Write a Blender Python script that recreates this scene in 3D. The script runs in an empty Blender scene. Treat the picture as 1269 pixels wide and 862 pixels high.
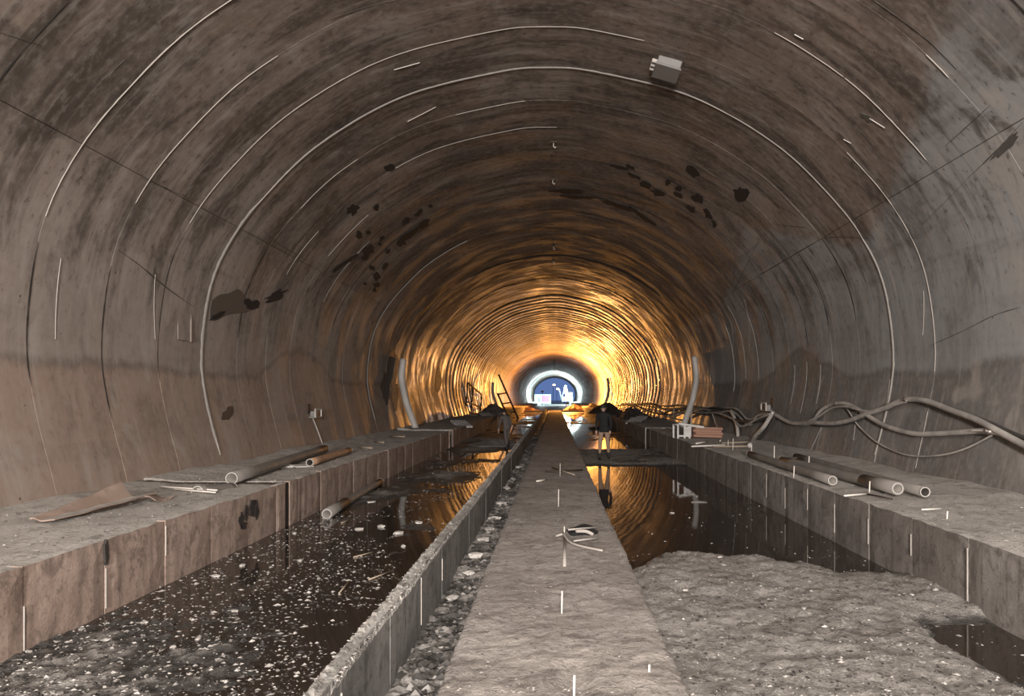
import bpy, bmesh, math, random
import numpy as np
from mathutils import Vector, Matrix

C = bpy.context.scene.collection
random.seed(7)
rng = np.random.default_rng(7)

# ------------------------------------------------------------------ camera, world, lights, exposure
CAM_Z = 1.9
FPX = 917.0                      # focal length in pixels of the 1269x862 frame
VX, VY = 688.0, 492.0            # where the tunnel axis vanishes
cam = bpy.data.cameras.new('camera')
cam.sensor_fit = 'HORIZONTAL'
cam.sensor_width = 36.0
cam.lens = 36.0 * FPX / 1269.0
cam.shift_x = -(VX - 634.5) / 1269.0
cam.shift_y = (VY - 431.0) / 1269.0
cam.clip_start = 0.05
cam.clip_end = 2000
camo = bpy.data.objects.new('camera', cam)
C.objects.link(camo)
camo.location = (0, 0, CAM_Z)
camo.rotation_euler = (math.pi / 2, 0, 0)
bpy.context.scene.camera = camo

w = bpy.data.worlds.new('dusk_sky')
bpy.context.scene.world = w
w.use_nodes = True
wn = w.node_tree.nodes
bg = wn['Background']
bg.inputs['Color'].default_value = (0.11, 0.18, 0.41, 1)
bg.inputs['Strength'].default_value = 1.0

vs = bpy.context.scene.view_settings
vs.view_transform = 'Standard'
vs.look = 'None'
vs.gamma = 1.0
vs.use_curve_mapping = False
vs.exposure = 0.0


def lamp(name, kind, loc, energy, color, target=None, size=0.5, **kw):
    d = bpy.data.lights.new(name, kind)
    d.energy = energy
    d.color = color
    if kind == 'AREA':
        d.size = size
    elif kind in ('POINT', 'SPOT'):
        d.shadow_soft_size = size
    for k, v in kw.items():
        setattr(d, k, v)
    o = bpy.data.objects.new(name, d)
    C.objects.link(o)
    o.location = loc
    if target is not None:
        v = Vector(target) - Vector(loc)
        o.rotation_euler = v.to_track_quat('-Z', 'Y').to_euler()
    return o


# unseen fill lights added behind the camera to brighten the near stretch
lamp('rear_fill', 'AREA', (0.5, -6.0, 3.6), 950, (1.0, 0.95, 0.90), (0.4, 14, 1.6), size=0.9)
lamp('high_fill', 'AREA', (0.2, -2.5, 6.6), 750, (1.0, 0.95, 0.90), (0.2, 13, -1.0), size=0.8)
lamp('rear_fill', 'AREA', (-1.0, -16.0, 3.4), 6000, (1.0, 0.94, 0.90), (0, 30, 3.2), size=1.2)

# ------------------------------------------------------------------ small helpers


def link(name, mesh, mat=None, parent=None):
    o = bpy.data.objects.new(name, mesh)
    C.objects.link(o)
    if mat is not None and len(mesh.materials) == 0:
        for m in (mat if isinstance(mat, (list, tuple)) else [mat]):
            mesh.materials.append(m)
    if parent is not None:
        o.parent = parent
    return o


def mesh_of(name, verts, faces, smooth=False):
    me = bpy.data.meshes.new(name)
    me.from_pydata([tuple(v) for v in verts], [], [tuple(f) for f in faces])
    if smooth:
        me.polygons.foreach_set('use_smooth', [True] * len(me.polygons))
    me.update()
    return me


def empty(name, loc, rz=0.0):
    o = bpy.data.objects.new(name, None)
    C.objects.link(o)
    o.location = loc
    o.rotation_euler = (0, 0, rz)
    o.empty_display_size = 0.1
    return o


def tag(o, label=None, cat=None, group=None, kind=None):
    if label:
        o['label'] = label
    if cat:
        o['category'] = cat
    if group:
        o['group'] = group
    if kind:
        o['kind'] = kind
    return o


class MB:
    """collects simple shapes into one mesh"""

    def __init__(s):
        s.v, s.f = [], []

    def add(s, verts, faces):
        n = len(s.v)
        s.v += [tuple(v) for v in verts]
        s.f += [tuple(i + n for i in f) for f in faces]
        return s

    def box(s, lo, hi, M=None):
        (a, b, c), (d, e, f) = lo, hi
        vs_ = [(a, b, c), (d, b, c), (d, e, c), (a, e, c), (a, b, f), (d, b, f), (d, e, f), (a, e, f)]
        if M is not None:
            vs_ = [M @ Vector(q) for q in vs_]
        return s.add(vs_, [(3, 2, 1, 0), (4, 5, 6, 7), (0, 1, 5, 4), (1, 2, 6, 5), (2, 3, 7, 6), (3, 0, 4, 7)])

    def bar(s, a, b, wx, wz, up=(0, 0, 1)):
        a, b = Vector(a), Vector(b)
        d = (b - a).normalized()
        u = Vector(up)
        if abs(d.dot(u)) > 0.95:
            u = Vector((1, 0, 0))
        r = d.cross(u).normalized()
        u = r.cross(d)
        vs_ = []
        for p in (a, b):
            for sx, sz in ((-1, -1), (1, -1), (1, 1), (-1, 1)):
                vs_.append(p + r * sx * wx / 2 + u * sz * wz / 2)
        return s.add(vs_, [(3, 2, 1, 0), (4, 5, 6, 7), (0, 1, 5, 4), (1, 2, 6, 5), (2, 3, 7, 6), (3, 0, 4, 7)])

    def tube(s, pts, r, n=8, hollow=0.0, caps=True):
        """tube along points; r a number or one per point; hollow>0 gives a pipe of that wall thickness"""
        pts = [Vector(p) for p in pts]
        m = len(pts)
        rs = r if isinstance(r, (list, tuple)) else [r] * m
        t0 = (pts[1] - pts[0]).normalized()
        ref = Vector((0, 0, 1)) if abs(t0.z) < 0.9 else Vector((1, 0, 0))
        u = t0.cross(ref).normalized()
        rings, rin = [], []
        for i, p in enumerate(pts):
            a = pts[max(i - 1, 0)]
            b = pts[min(i + 1, m - 1)]
            t = (b - a).normalized()
            u = (u - t * u.dot(t)).normalized()
            v = t.cross(u)
            rings.append([p + (u * math.cos(2 * math.pi * k / n) + v * math.sin(2 * math.pi * k / n)) * rs[i] for k in range(n)])
            rin.append([p + (u * math.cos(2 * math.pi * k / n) + v * math.sin(2 * math.pi * k / n)) * (rs[i] - hollow) for k in range(n)])
        vs_ = [q for rg in rings for q in rg]
        fs = []
        for i in range(m - 1):
            for k in range(n):
                k2 = (k + 1) % n
                fs.append((i * n + k, i * n + k2, (i + 1) * n + k2, (i + 1) * n + k))
        if hollow > 0:
            o = len(vs_)
            vs_ += [q for rg in rin for q in rg]
            for i in range(m - 1):
                for k in range(n):
                    k2 = (k + 1) % n
                    fs.append((o + i * n + k2, o + i * n + k, o + (i + 1) * n + k, o + (i + 1) * n + k2))
            for k in range(n):
                k2 = (k + 1) % n
                fs.append((k2, k, o + k, o + k2))
                e = (m - 1) * n
                fs.append((e + k, e + k2, o + e + k2, o + e + k))
        elif caps:
            fs.append(tuple(range(n))[::-1])
            fs.append(tuple((m - 1) * n + k for k in range(n)))
        return s.add(vs_, fs)

    def lathe(s, prof, n=12, M=None):
        vs_, fs = [], []
        for (r, z) in prof:
            for k in range(n):
                a = 2 * math.pi * k / n
                q = Vector((r * math.cos(a), r * math.sin(a), z))
                vs_.append(M @ q if M is not None else q)
        for i in range(len(prof) - 1):
            for k in range(n):
                k2 = (k + 1) % n
                fs.append((i * n + k, i * n + k2, (i + 1) * n + k2, (i + 1) * n + k))
        fs.append(tuple(range(n))[::-1])
        fs.append(tuple((len(prof) - 1) * n + k for k in range(n)))
        return s.add(vs_, fs)

    def build(s, name, mat, parent=None, smooth=False, bevel=0.0):
        me = mesh_of(name, s.v, s.f, smooth)
        if bevel > 0:
            bm = bmesh.new()
            bm.from_mesh(me)
            bmesh.ops.bevel(bm, geom=bm.edges[:], offset=bevel, segments=1, affect='EDGES')
            bm.to_mesh(me)
            bm.free()
        return link(name, me, mat, parent)


def catmull(pts, per=6):
    pts = [Vector(p) for p in pts]
    out = []
    for i in range(len(pts) - 1):
        p0 = pts[max(i - 1, 0)]
        p1, p2 = pts[i], pts[i + 1]
        p3 = pts[min(i + 2, len(pts) - 1)]
        for k in range(per):
            t = k / per
            out.append(0.5 * ((2 * p1) + (p2 - p0) * t + (2 * p0 - 5 * p1 + 4 * p2 - p3) * t * t + (3 * p1 - p0 - 3 * p2 + p3) * t ** 3))
    out.append(pts[-1])
    return out


# value noise for relief
def _hash(ix, iy, seed):
    h = (ix.astype(np.int64) * 374761393 + iy.astype(np.int64) * 668265263 + seed * 2147483647) & 0xFFFFFFFF
    h = ((h ^ (h >> 13)) * 1274126177) & 0xFFFFFFFF
    h = h ^ (h >> 16)
    return (h & 0xFFFF) / 65535.0


def vnoise(x, y, seed=0):
    x, y = np.asarray(x, float), np.asarray(y, float)
    ix, iy = np.floor(x), np.floor(y)
    fx, fy = x - ix, y - iy
    fx, fy = fx * fx * (3 - 2 * fx), fy * fy * (3 - 2 * fy)
    a, b = _hash(ix, iy, seed), _hash(ix + 1, iy, seed)
    c, d = _hash(ix, iy + 1, seed), _hash(ix + 1, iy + 1, seed)
    return (a * (1 - fx) + b * fx) * (1 - fy) + (c * (1 - fx) + d * fx) * fy


def fbm(x, y, seed=0, oct=4):
    s, a, t = 0, 1.0, 0
    for k in range(oct):
        s = s + a * vnoise(np.asarray(x) * 2 ** k, np.asarray(y) * 2 ** k, seed + 17 * k)
        t += a
        a *= 0.5
    return s / t - 0.5


def sstep(a, b, x):
    t = np.clip((x - a) / (b - a), 0, 1)
    return t * t * (3 - 2 * t)


def grid_mesh(name, xs, ys, Z, smooth=True, wall_to=None):
    """height field over xs x ys (Z[j, i]); wall_to adds an edge skirt down to that z"""
    nx, ny = len(xs), len(ys)
    X, Y = np.meshgrid(xs, ys)
    V = np.stack([X, Y, Z], -1).reshape(-1, 3)
    idx = np.arange(nx * ny).reshape(ny, nx)
    F = np.stack([idx[:-1, :-1], idx[:-1, 1:], idx[1:, 1:], idx[1:, :-1]], -1).reshape(-1, 4)
    V, F = V.tolist(), F.tolist()
    if wall_to is not None:
        loop = list(idx[0, :]) + list(idx[1:, -1]) + list(idx[-1, -2::-1]) + list(idx[-2:0:-1, 0])
        o = len(V)
        for q in loop:
            V.append((V[q][0], V[q][1], wall_to))
        n = len(loop)
        for k in range(n):
            k2 = (k + 1) % n
            F.append((int(loop[k2]), int(loop[k]), o + k, o + k2))
    return mesh_of(name, V, F, smooth)


def yspace(a, b, d0, grow):
    out, y, d = [a], a, d0
    while y < b:
        y += d
        d *= grow
        out.append(min(y, b))
    return np.array(out)


# ------------------------------------------------------------------ tunnel profile
XC = -0.14
_half = [(5.90, -1.95), (5.98, -1.25), (6.26, -0.12), (6.36, 0.78), (6.20, 2.0), (5.82, 2.88), (5.20, 3.70), (4.18, 4.66),
         (2.67, 5.52), (0.90, 5.98)]
_pts = [Vector((-x, z, 0)) for x, z in _half] + [Vector((0, 6.06, 0))] + [Vector((x, z, 0)) for x, z in reversed(_half)]
_cur = catmull(_pts, 24)
_px = np.array([p.x + XC for p in _cur])
_pz = np.array([p.y + CAM_Z for p in _cur])
_s = np.concatenate([[0], np.cumsum(np.hypot(np.diff(_px), np.diff(_pz)))])
S_TOT = _s[-1]
_ang = np.arctan2(_pz - CAM_Z, _px)                       # angle seen down the axis from eye height
_ang = np.where(_ang < -math.pi / 2, _ang + 2 * math.pi, _ang)


def prof(s, off=0.0):
    """point and inward normal of the lining at arc length s (from the left foot); off > 0 moves into the tunnel"""
    x, z = np.interp(s, _s, _px), np.interp(s, _s, _pz)
    e = 0.05
    tx = np.interp(s + e, _s, _px) - np.interp(s - e, _s, _px)
    tz = np.interp(s + e, _s, _pz) - np.interp(s - e, _s, _pz)
    L = np.hypot(tx, tz)
    nx, nz = tz / L, -tx / L
    return x + nx * off, z + nz * off


def W(s, Y, off=0.0):
    x, z = prof(s, off)
    return Vector((float(x), float(Y), float(z)))


def on_wall(px, py):
    """(s, Y) of the lining point seen in direction (px, py) of the photograph"""
    a = math.atan2((VY - py), (px - VX))
    if a < -math.pi / 2:
        a += 2 * math.pi
    s = float(np.interp(-a, -_ang, _s))
    x, z = prof(s)
    rr = math.hypot(px - VX, VY - py)
    return s, FPX * math.hypot(float(x), float(z) - CAM_Z) / rr


def on_plane(px, py, z):
    Y = (CAM_Z - z) * FPX / (py - VY)
    return Vector(((px - VX) / FPX * Y, Y, z))


def at(px, py, Y):
    return Vector(((px - VX) / FPX * Y, Y, CAM_Z + (VY - py) / FPX * Y))


S_L = float(np.interp(-(math.pi - math.atan(0.535)), -_ang, _s))      # seam between wall and vault, left
S_R = float(np.interp(-math.atan(0.595), -_ang, _s))                  # right
Y_END = 233.0

# ------------------------------------------------------------------ materials


class NT:
    def __init__(s, name):
        s.m = bpy.data.materials.new(name)
        s.m.use_nodes = True
        s.t = s.m.node_tree
        s.b = s.t.nodes['Principled BSDF']

    def n(s, kind, **inp):
        nd = s.t.nodes.new(kind)
        for k, v in inp.items():
            if k.startswith('_'):
                setattr(nd, k[1:], v)
        for k, v in inp.items():
            if not k.startswith('_'):
                s.set(nd.inputs[int(k[1:]) if k[0] == 'i' and k[1:].isdigit() else k], v)
        return nd

    def set(s, sock, v):
        if isinstance(v, bpy.types.NodeSocket):
            s.t.links.new(v, sock)
        else:
            sock.default_value = v

    def math(s, op, a, b=0.0, c=0.0, clamp=False):
        nd = s.n('ShaderNodeMath', _operation=op, _use_clamp=clamp)
        for i, v in enumerate((a, b, c)):
            s.set(nd.inputs[i], v)
        return nd.outputs[0]

    def noise(s, vec, scale=1.0, detail=4.0, rough=0.55, dist=0.0):
        return s.n('ShaderNodeTexNoise', Vector=vec, Scale=scale, Detail=detail, Roughness=rough, Distortion=dist).outputs['Fac']

    def ramp(s, v, a, b, lo=0.0, hi=1.0):
        nd = s.n('ShaderNodeMapRange', Value=v)
        nd.interpolation_type = 'SMOOTHSTEP'
        for k, q in (('From Min', a), ('From Max', b), ('To Min', lo), ('To Max', hi)):
            s.set(nd.inputs[k], q)
        return nd.outputs[0]

    def mix(s, f, a, b, mode='MIX'):
        nd = s.t.nodes.new('ShaderNodeMix')
        nd.data_type = 'RGBA'
        nd.blend_type = mode
        s.set(nd.inputs['Factor'], f)
        for k, v in ((6, a), (7, b)):
            s.set(nd.inputs[k], v if isinstance(v, bpy.types.NodeSocket) else (*v, 1.0))
        return nd.outputs[2]

    def pos(s):
        return s.n('ShaderNodeNewGeometry').outputs['Position']

    def xyz(s, v):
        nd = s.n('ShaderNodeSeparateXYZ', i0=v)
        return nd.outputs

    def vec(s, x, y, z):
        return s.n('ShaderNodeCombineXYZ', i0=x, i1=y, i2=z).outputs[0]

    def scaled(s, v, x, y, z):
        return s.n('ShaderNodeVectorMath', _operation='MULTIPLY', i0=v, i1=(x, y, z)).outputs[0]

    def bump(s, h, dist=0.01, strength=1.0, normal=None):
        nd = s.n('ShaderNodeBump', Height=h, Distance=dist, Strength=strength)
        if normal is not None:
            s.set(nd.inputs['Normal'], normal)
        return nd.outputs[0]

    def out(s, color=None, rough=None, normal=None, metal=None, spec=None, **kw):
        for k, v in (('Base Color', color), ('Roughness', rough), ('Normal', normal), ('Metallic', metal), ('Specular IOR Level', spec)):
            if v is None:
                continue
            if k == 'Base Color' and not isinstance(v, bpy.types.NodeSocket):
                v = (*v, 1.0)
            s.set(s.b.inputs[k], v)
        for k, v in kw.items():
            s.set(s.b.inputs[k.replace('_', ' ')], v)
        return s.m


def simple(name, col, rough=0.6, var=0.25, scale=12.0, metal=0.0, bump=0.002, dirt=None, dirt_amt=0.5):
    t = NT(name)
    tc = t.n('ShaderNodeTexCoord').outputs['Object']
    n1 = t.noise(tc, scale, 5.0, 0.6)
    n2 = t.noise(tc, scale * 0.25, 3.0, 0.6)
    c = t.mix(n1, tuple(q * (1 - var) for q in col), tuple(min(1, q * (1 + var)) for q in col))
    if dirt is not None:
        c = t.mix(t.math('MULTIPLY', t.ramp(n2, 0.42, 0.62), dirt_amt), c, dirt)
    return t.out(c, t.ramp(n1, 0.2, 0.8, rough - 0.1, min(1, rough + 0.15)), t.bump(n1, bump), metal)


def lining_material():
    t = NT('lining_concrete')
    P = t.pos()
    x, y, z = t.xyz(P)[:3]
    # unrolled coordinates: arc length around the vault, chainage along it
    ang = t.math('ARCTAN2', t.math('ADD', x, 0.14), t.math('SUBTRACT', z, 2.2))
    arc = t.math('MULTIPLY', ang, 5.9)
    U = t.vec(arc, y, 0.0)
    big = t.noise(t.scaled(U, 0.30, 0.40, 1), 1.0, 5.0, 0.6, 0.4)
    med = t.noise(t.scaled(U, 0.9, 1.5, 1), 1.0, 6.0, 0.65, 0.6)
    fine = t.noise(t.scaled(U, 7, 9, 1), 1.0, 5.0, 0.65)
    ribs = t.noise(t.scaled(U, 0.35, 7.0, 1), 1.0, 4.0, 0.7, 0.15)          # marks running round the vault
    ribs2 = t.noise(t.scaled(U, 0.22, 1.6, 1), 1.0, 4.0, 0.65, 0.3)
    wipe = t.noise(t.scaled(U, 2.5, 0.22, 1), 1.0, 3.0, 0.6, 0.5)           # marks running along it
    # cement colours: brown vault, neutral grey dust and painted shade on the right wall, warm grey on the left wall
    brown = (0.205, 0.155, 0.125)
    warm = (0.31, 0.255, 0.22)
    grey = (0.285, 0.282, 0.278)
    # right: grey limit from ring to ring; dust near, painted lamp-light edge further in
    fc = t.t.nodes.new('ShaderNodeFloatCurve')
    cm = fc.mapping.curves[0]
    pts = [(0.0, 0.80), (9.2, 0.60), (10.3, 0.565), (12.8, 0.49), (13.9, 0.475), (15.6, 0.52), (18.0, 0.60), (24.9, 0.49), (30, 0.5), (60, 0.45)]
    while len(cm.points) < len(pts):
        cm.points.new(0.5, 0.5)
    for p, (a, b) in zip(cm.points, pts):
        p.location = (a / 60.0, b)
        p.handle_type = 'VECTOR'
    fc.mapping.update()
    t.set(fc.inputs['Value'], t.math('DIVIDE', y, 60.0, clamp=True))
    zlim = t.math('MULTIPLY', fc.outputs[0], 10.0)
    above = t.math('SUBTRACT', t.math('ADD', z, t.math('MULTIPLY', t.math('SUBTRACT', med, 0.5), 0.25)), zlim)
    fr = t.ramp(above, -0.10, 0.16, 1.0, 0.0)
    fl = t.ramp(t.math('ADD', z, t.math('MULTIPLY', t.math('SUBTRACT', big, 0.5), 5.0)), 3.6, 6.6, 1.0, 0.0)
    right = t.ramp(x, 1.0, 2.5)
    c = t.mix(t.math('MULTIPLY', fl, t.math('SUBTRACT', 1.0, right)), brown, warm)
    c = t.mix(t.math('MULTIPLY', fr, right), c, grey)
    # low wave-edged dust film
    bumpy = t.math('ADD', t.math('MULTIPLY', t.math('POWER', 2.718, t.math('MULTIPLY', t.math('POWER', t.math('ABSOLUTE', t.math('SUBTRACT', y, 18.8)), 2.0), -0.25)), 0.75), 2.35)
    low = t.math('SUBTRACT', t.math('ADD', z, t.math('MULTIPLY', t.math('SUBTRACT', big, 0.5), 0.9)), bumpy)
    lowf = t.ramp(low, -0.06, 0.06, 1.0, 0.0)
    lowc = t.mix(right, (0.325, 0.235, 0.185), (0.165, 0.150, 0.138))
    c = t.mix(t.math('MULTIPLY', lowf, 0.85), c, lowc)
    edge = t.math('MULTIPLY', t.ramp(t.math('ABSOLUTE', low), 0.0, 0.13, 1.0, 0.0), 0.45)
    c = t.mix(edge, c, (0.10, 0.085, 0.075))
    # blotches, smears and round-the-vault streaks
    high = t.ramp(z, 2.5, 5.0)
    c = t.mix(t.math('MULTIPLY', t.ramp(big, 0.47, 0.62, 0.0, 0.60), t.math('ADD', 0.45, t.math('MULTIPLY', high, 0.55))), c, (0.088, 0.070, 0.060))
    c = t.mix(t.ramp(big, 0.46, 0.34, 0.0, 0.45), c, (0.36, 0.315, 0.28))
    c = t.mix(t.math('MULTIPLY', t.ramp(med, 0.51, 0.66, 0.0, 0.75), t.math('ADD', 0.35, t.math('MULTIPLY', high, 0.65))), c, (0.062, 0.049, 0.041))
    c = t.mix(t.ramp(med, 0.46, 0.33, 0.0, 0.45), c, (0.40, 0.355, 0.315))
    c = t.mix(t.math('MULTIPLY', t.ramp(wipe, 0.52, 0.66, 0.0, 0.32), t.math('ADD', 0.4, t.math('MULTIPLY', high, 0.6))), c, (0.10, 0.082, 0.07))
    c = t.mix(t.math('MULTIPLY', t.ramp(ribs2, 0.50, 0.62, 0.0, 0.70), high), c, (0.050, 0.039, 0.031))
    c = t.mix(t.math('MULTIPLY', t.ramp(ribs, 0.53, 0.66, 0.0, 0.40), t.math('ADD', 0.3, t.math('MULTIPLY', high, 0.7))), c, (0.08, 0.066, 0.055))
    c = t.mix(t.ramp(ribs, 0.45, 0.34, 0.0, 0.25), c, (0.42, 0.38, 0.34))
    c = t.mix(t.ramp(fine, 0.30, 0.55, 0.30, 0.0), c, (0.38, 0.34, 0.30))
    c = t.mix(t.math('MULTIPLY', t.ramp(fine, 0.57, 0.66, 0.0, 0.6), t.math('ADD', 0.35, t.math('MULTIPLY', high, 0.65))), c, (0.06, 0.048, 0.04))
    pits = t.n('ShaderNodeTexVoronoi', Vector=U, Scale=2.3).outputs['Distance']
    c = t.mix(t.ramp(pits, 0.05, 0.028, 0.0, 0.8), c, (0.045, 0.036, 0.03))
    ribs3 = t.noise(t.scaled(U, 0.5, 1.05, 1), 1.0, 5.0, 0.7, 0.25)
    h = t.math('ADD', t.math('MULTIPLY', ribs, 0.9), t.math('MULTIPLY', fine, 0.35))
    h = t.math('ADD', h, t.math('MULTIPLY', ribs2, 1.1))
    h = t.math('ADD', h, t.math('MULTIPLY', ribs3, t.ramp(y, 25.0, 60.0, 0.0, 4.0)))
    # the first two rings are dry and smooth; beyond them the lining is wet and rough, the crown sooner than the walls
    start = t.math('SUBTRACT', y, t.math('MULTIPLY', high, 7.0))
    wetz = t.math('MULTIPLY', t.ramp(start, 22.0, 34.0), t.ramp(y, 104.0, 122.0, 1.0, 0.15))
    nrm = t.bump(t.math('MULTIPLY', h, t.math('ADD', 0.10, t.math('MULTIPLY', wetz, 0.9))), 0.020, 1.0)
    rough = t.math('ADD', t.ramp(ribs3, 0.40, 0.58, 0.36, 0.60), t.math('MULTIPLY', t.math('SUBTRACT', 1.0, wetz), 0.22))
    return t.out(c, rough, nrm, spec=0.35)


def concrete_material(name, c0, c1, dark, grain=14.0, relief=0.006, rough=0.85, streak=False):
    t = NT(name)
    P = t.pos()
    a = t.noise(P, 1.3, 5.0, 0.6, 0.3)
    b = t.noise(P, grain, 6.0, 0.65)
    d = t.noise(P, 4.0, 5.0, 0.65, 0.5)
    g = t.noise(P, grain * 4.5, 4.0, 0.7)
    c = t.mix(t.ramp(a, 0.38, 0.62), c0, c1)
    c = t.mix(t.ramp(d, 0.50, 0.68, 0.0, 0.65), c, dark)
    c = t.mix(t.ramp(b, 0.52, 0.68, 0.0, 0.65), c, dark)
    c = t.mix(t.ramp(g, 0.56, 0.68, 0.0, 0.55), c, dark)
    c = t.mix(t.ramp(g, 0.44, 0.33, 0.0, 0.35), c, tuple(min(1, q * 1.5) for q in c1))
    if streak:
        s_ = t.noise(t.scaled(P, 6, 9, 0.7), 1.0, 4.0, 0.6)
        c = t.mix(t.ramp(s_, 0.50, 0.72, 0.0, 0.55), c, dark)
    return t.out(c, rough, t.bump(t.math('ADD', t.math('ADD', b, d), t.math('MULTIPLY', g, 0.35)), relief))


def dirt_material():
    t = NT('wet_dirt')
    P = t.pos()
    z = t.xyz(P)[2]
    a = t.noise(P, 2.0, 5.0, 0.6)
    b = t.noise(P, 22.0, 6.0, 0.7)
    g = t.n('ShaderNodeTexVoronoi', Vector=P, Scale=38.0).outputs['Color']
    gv = t.n('ShaderNodeSeparateColor', i0=g).outputs[0]
    c = t.mix(t.ramp(a, 0.3, 0.7), (0.24, 0.215, 0.19), (0.36, 0.33, 0.30))
    c = t.mix(t.ramp(b, 0.50, 0.66, 0.0, 0.75), c, (0.09, 0.078, 0.068))
    c = t.mix(t.ramp(gv, 0.86, 0.96, 0.0, 0.7), c, (0.48, 0.45, 0.41))
    b2 = t.noise(P, 75.0, 4.0, 0.7)
    c = t.mix(t.ramp(b2, 0.54, 0.66, 0.0, 0.6), c, (0.06, 0.052, 0.045))
    wet = t.ramp(t.math('ADD', z, t.math('MULTIPLY', t.math('SUBTRACT', a, 0.5), 0.03)), 0.012, 0.055, 1.0, 0.0)
    c = t.mix(wet, c, t.mix(0.82, c, (0.012, 0.010, 0.009)))
    return t.out(c, t.ramp(wet, 0.0, 1.0, 0.92, 0.5), t.bump(t.math('ADD', t.math('ADD', b, t.math('MULTIPLY', gv, 0.5)), t.math('MULTIPLY', b2, 0.4)), 0.032))


def water_material():
    t = NT('murky_water')
    P = t.pos()
    n = t.noise(t.scaled(P, 0.8, 0.5, 1), 1.0, 3.0, 0.5)
    n2 = t.noise(P, 6.0, 3.0, 0.5)
    c = t.mix(t.noise(P, 0.8, 4.0), (0.020, 0.015, 0.012), (0.045, 0.034, 0.027))
    return t.out(c, 0.03, t.bump(t.math('ADD', n, t.math('MULTIPLY', n2, 0.05)), 0.006, 0.5), IOR=1.33)


def emit(name, col, strength):
    t = NT(name)
    return t.out((0.8, 0.8, 0.8), 0.4, Emission_Color=(*col, 1.0), Emission_Strength=strength)


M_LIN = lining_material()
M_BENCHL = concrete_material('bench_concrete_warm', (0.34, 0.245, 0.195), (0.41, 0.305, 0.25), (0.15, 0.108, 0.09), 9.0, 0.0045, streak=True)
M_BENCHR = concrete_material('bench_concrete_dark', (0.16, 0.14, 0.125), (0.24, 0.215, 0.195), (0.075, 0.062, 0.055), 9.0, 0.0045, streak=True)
M_TOP = concrete_material('bench_top_dust', (0.43, 0.395, 0.355), (0.55, 0.51, 0.465), (0.17, 0.15, 0.13), 24.0, 0.02)
M_WALK = concrete_material('walkway_concrete', (0.30, 0.265, 0.235), (0.41, 0.365, 0.33), (0.13, 0.11, 0.095), 16.0, 0.032)
M_KERB = concrete_material('kerb_concrete', (0.17, 0.165, 0.155), (0.26, 0.25, 0.235), (0.06, 0.055, 0.05), 12.0, 0.008, streak=True)
M_KTOP = concrete_material('kerb_crumbled_top', (0.30, 0.28, 0.255), (0.50, 0.47, 0.43), (0.05, 0.045, 0.04), 22.0, 0.03)
M_DIRT = dirt_material()
M_WATER = water_material()
M_PALE = simple('pale_laitance', (0.50, 0.46, 0.42), 0.8, 0.25, 30)
M_RIDGE = simple('grey_joint_ridge', (0.36, 0.33, 0.30), 0.85, 0.3, 14)
M_FIN = simple('cement_fin', (0.40, 0.36, 0.32), 0.85, 0.3, 30)
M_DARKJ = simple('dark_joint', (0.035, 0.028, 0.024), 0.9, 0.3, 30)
M_BLACK = simple('black_spall', (0.012, 0.010, 0.009), 0.75, 0.4, 20, bump=0.01)
M_DAMP = simple('damp_patch', (0.075, 0.058, 0.045), 0.6, 0.4, 8)
M_DAMPG = simple('grey_damp_patch', (0.085, 0.075, 0.067), 0.6, 0.35, 6)
M_PIPE = simple('dusty_grey_pipe', (0.20, 0.18, 0.16), 0.6, 0.3, 9, dirt=(0.13, 0.112, 0.098))
M_PIPEO = simple('dusty_orange_pipe', (0.42, 0.25, 0.15), 0.6, 0.25, 9, dirt=(0.20, 0.14, 0.10))
M_RISER = simple('pale_riser_pipe', (0.55, 0.52, 0.48), 0.5, 0.15, 5, dirt=(0.32, 0.29, 0.26), dirt_amt=0.4)
M_PIPEIN = simple('pipe_rim', (0.40, 0.37, 0.34), 0.6, 0.2, 20)
M_STEEL = simple('rusty_dark_steel', (0.05, 0.035, 0.028), 0.6, 0.4, 15, metal=0.3)
M_REBAR = simple('dusty_rebar', (0.62, 0.57, 0.51), 0.6, 0.2, 30)
M_WHITE = simple('dirty_white_paint', (0.62, 0.60, 0.57), 0.6, 0.15, 10, dirt=(0.3, 0.28, 0.25), dirt_amt=0.4)
M_CABLE = simple('dusty_cable', (0.48, 0.44, 0.40), 0.6, 0.3, 8, dirt=(0.12, 0.11, 0.10))
M_CABLED = simple('dark_cable', (0.06, 0.053, 0.047), 0.6, 0.4, 10)
M_BRICK = simple('reddish_board', (0.36, 0.20, 0.14), 0.8, 0.25, 14)
M_SHEET = simple('rusted_sheet', (0.34, 0.25, 0.20), 0.6, 0.3, 7, dirt=(0.15, 0.10, 0.075))
M_WOOD = simple('weathered_wood', (0.34, 0.27, 0.20), 0.8, 0.3, 14)
M_GREYBOX = simple('galvanised_box', (0.21, 0.20, 0.19), 0.55, 0.15, 10)
M_JACKET = simple('black_jacket', (0.012, 0.011, 0.012), 0.9, 0.3, 20)
M_TAN = simple('tan_trousers', (0.30, 0.20, 0.14), 0.9, 0.2, 20)
M_GREYC = simple('grey_work_clothes', (0.10, 0.085, 0.078), 0.9, 0.2, 20)
M_BOOT = simple('dark_rubber_boots', (0.02, 0.018, 0.016), 0.6, 0.2, 20)
M_SKIN = simple('skin', (0.42, 0.26, 0.19), 0.6, 0.1, 20)
M_HAIR = simple('dark_hair', (0.015, 0.012, 0.010), 0.7, 0.3, 60)


def stones(name, dark, pale, few):
    t = NT(name)
    rnd = t.n('ShaderNodeNewGeometry').outputs['Random Per Island']
    n1 = t.noise(t.pos(), 40.0, 4.0, 0.6)
    c = t.mix(t.ramp(rnd, few, 1.0), dark, pale)
    c = t.mix(t.ramp(n1, 0.5, 0.7, 0.0, 0.6), c, dark)
    return t.out(c, 0.8, t.bump(n1, 0.004))


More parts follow.
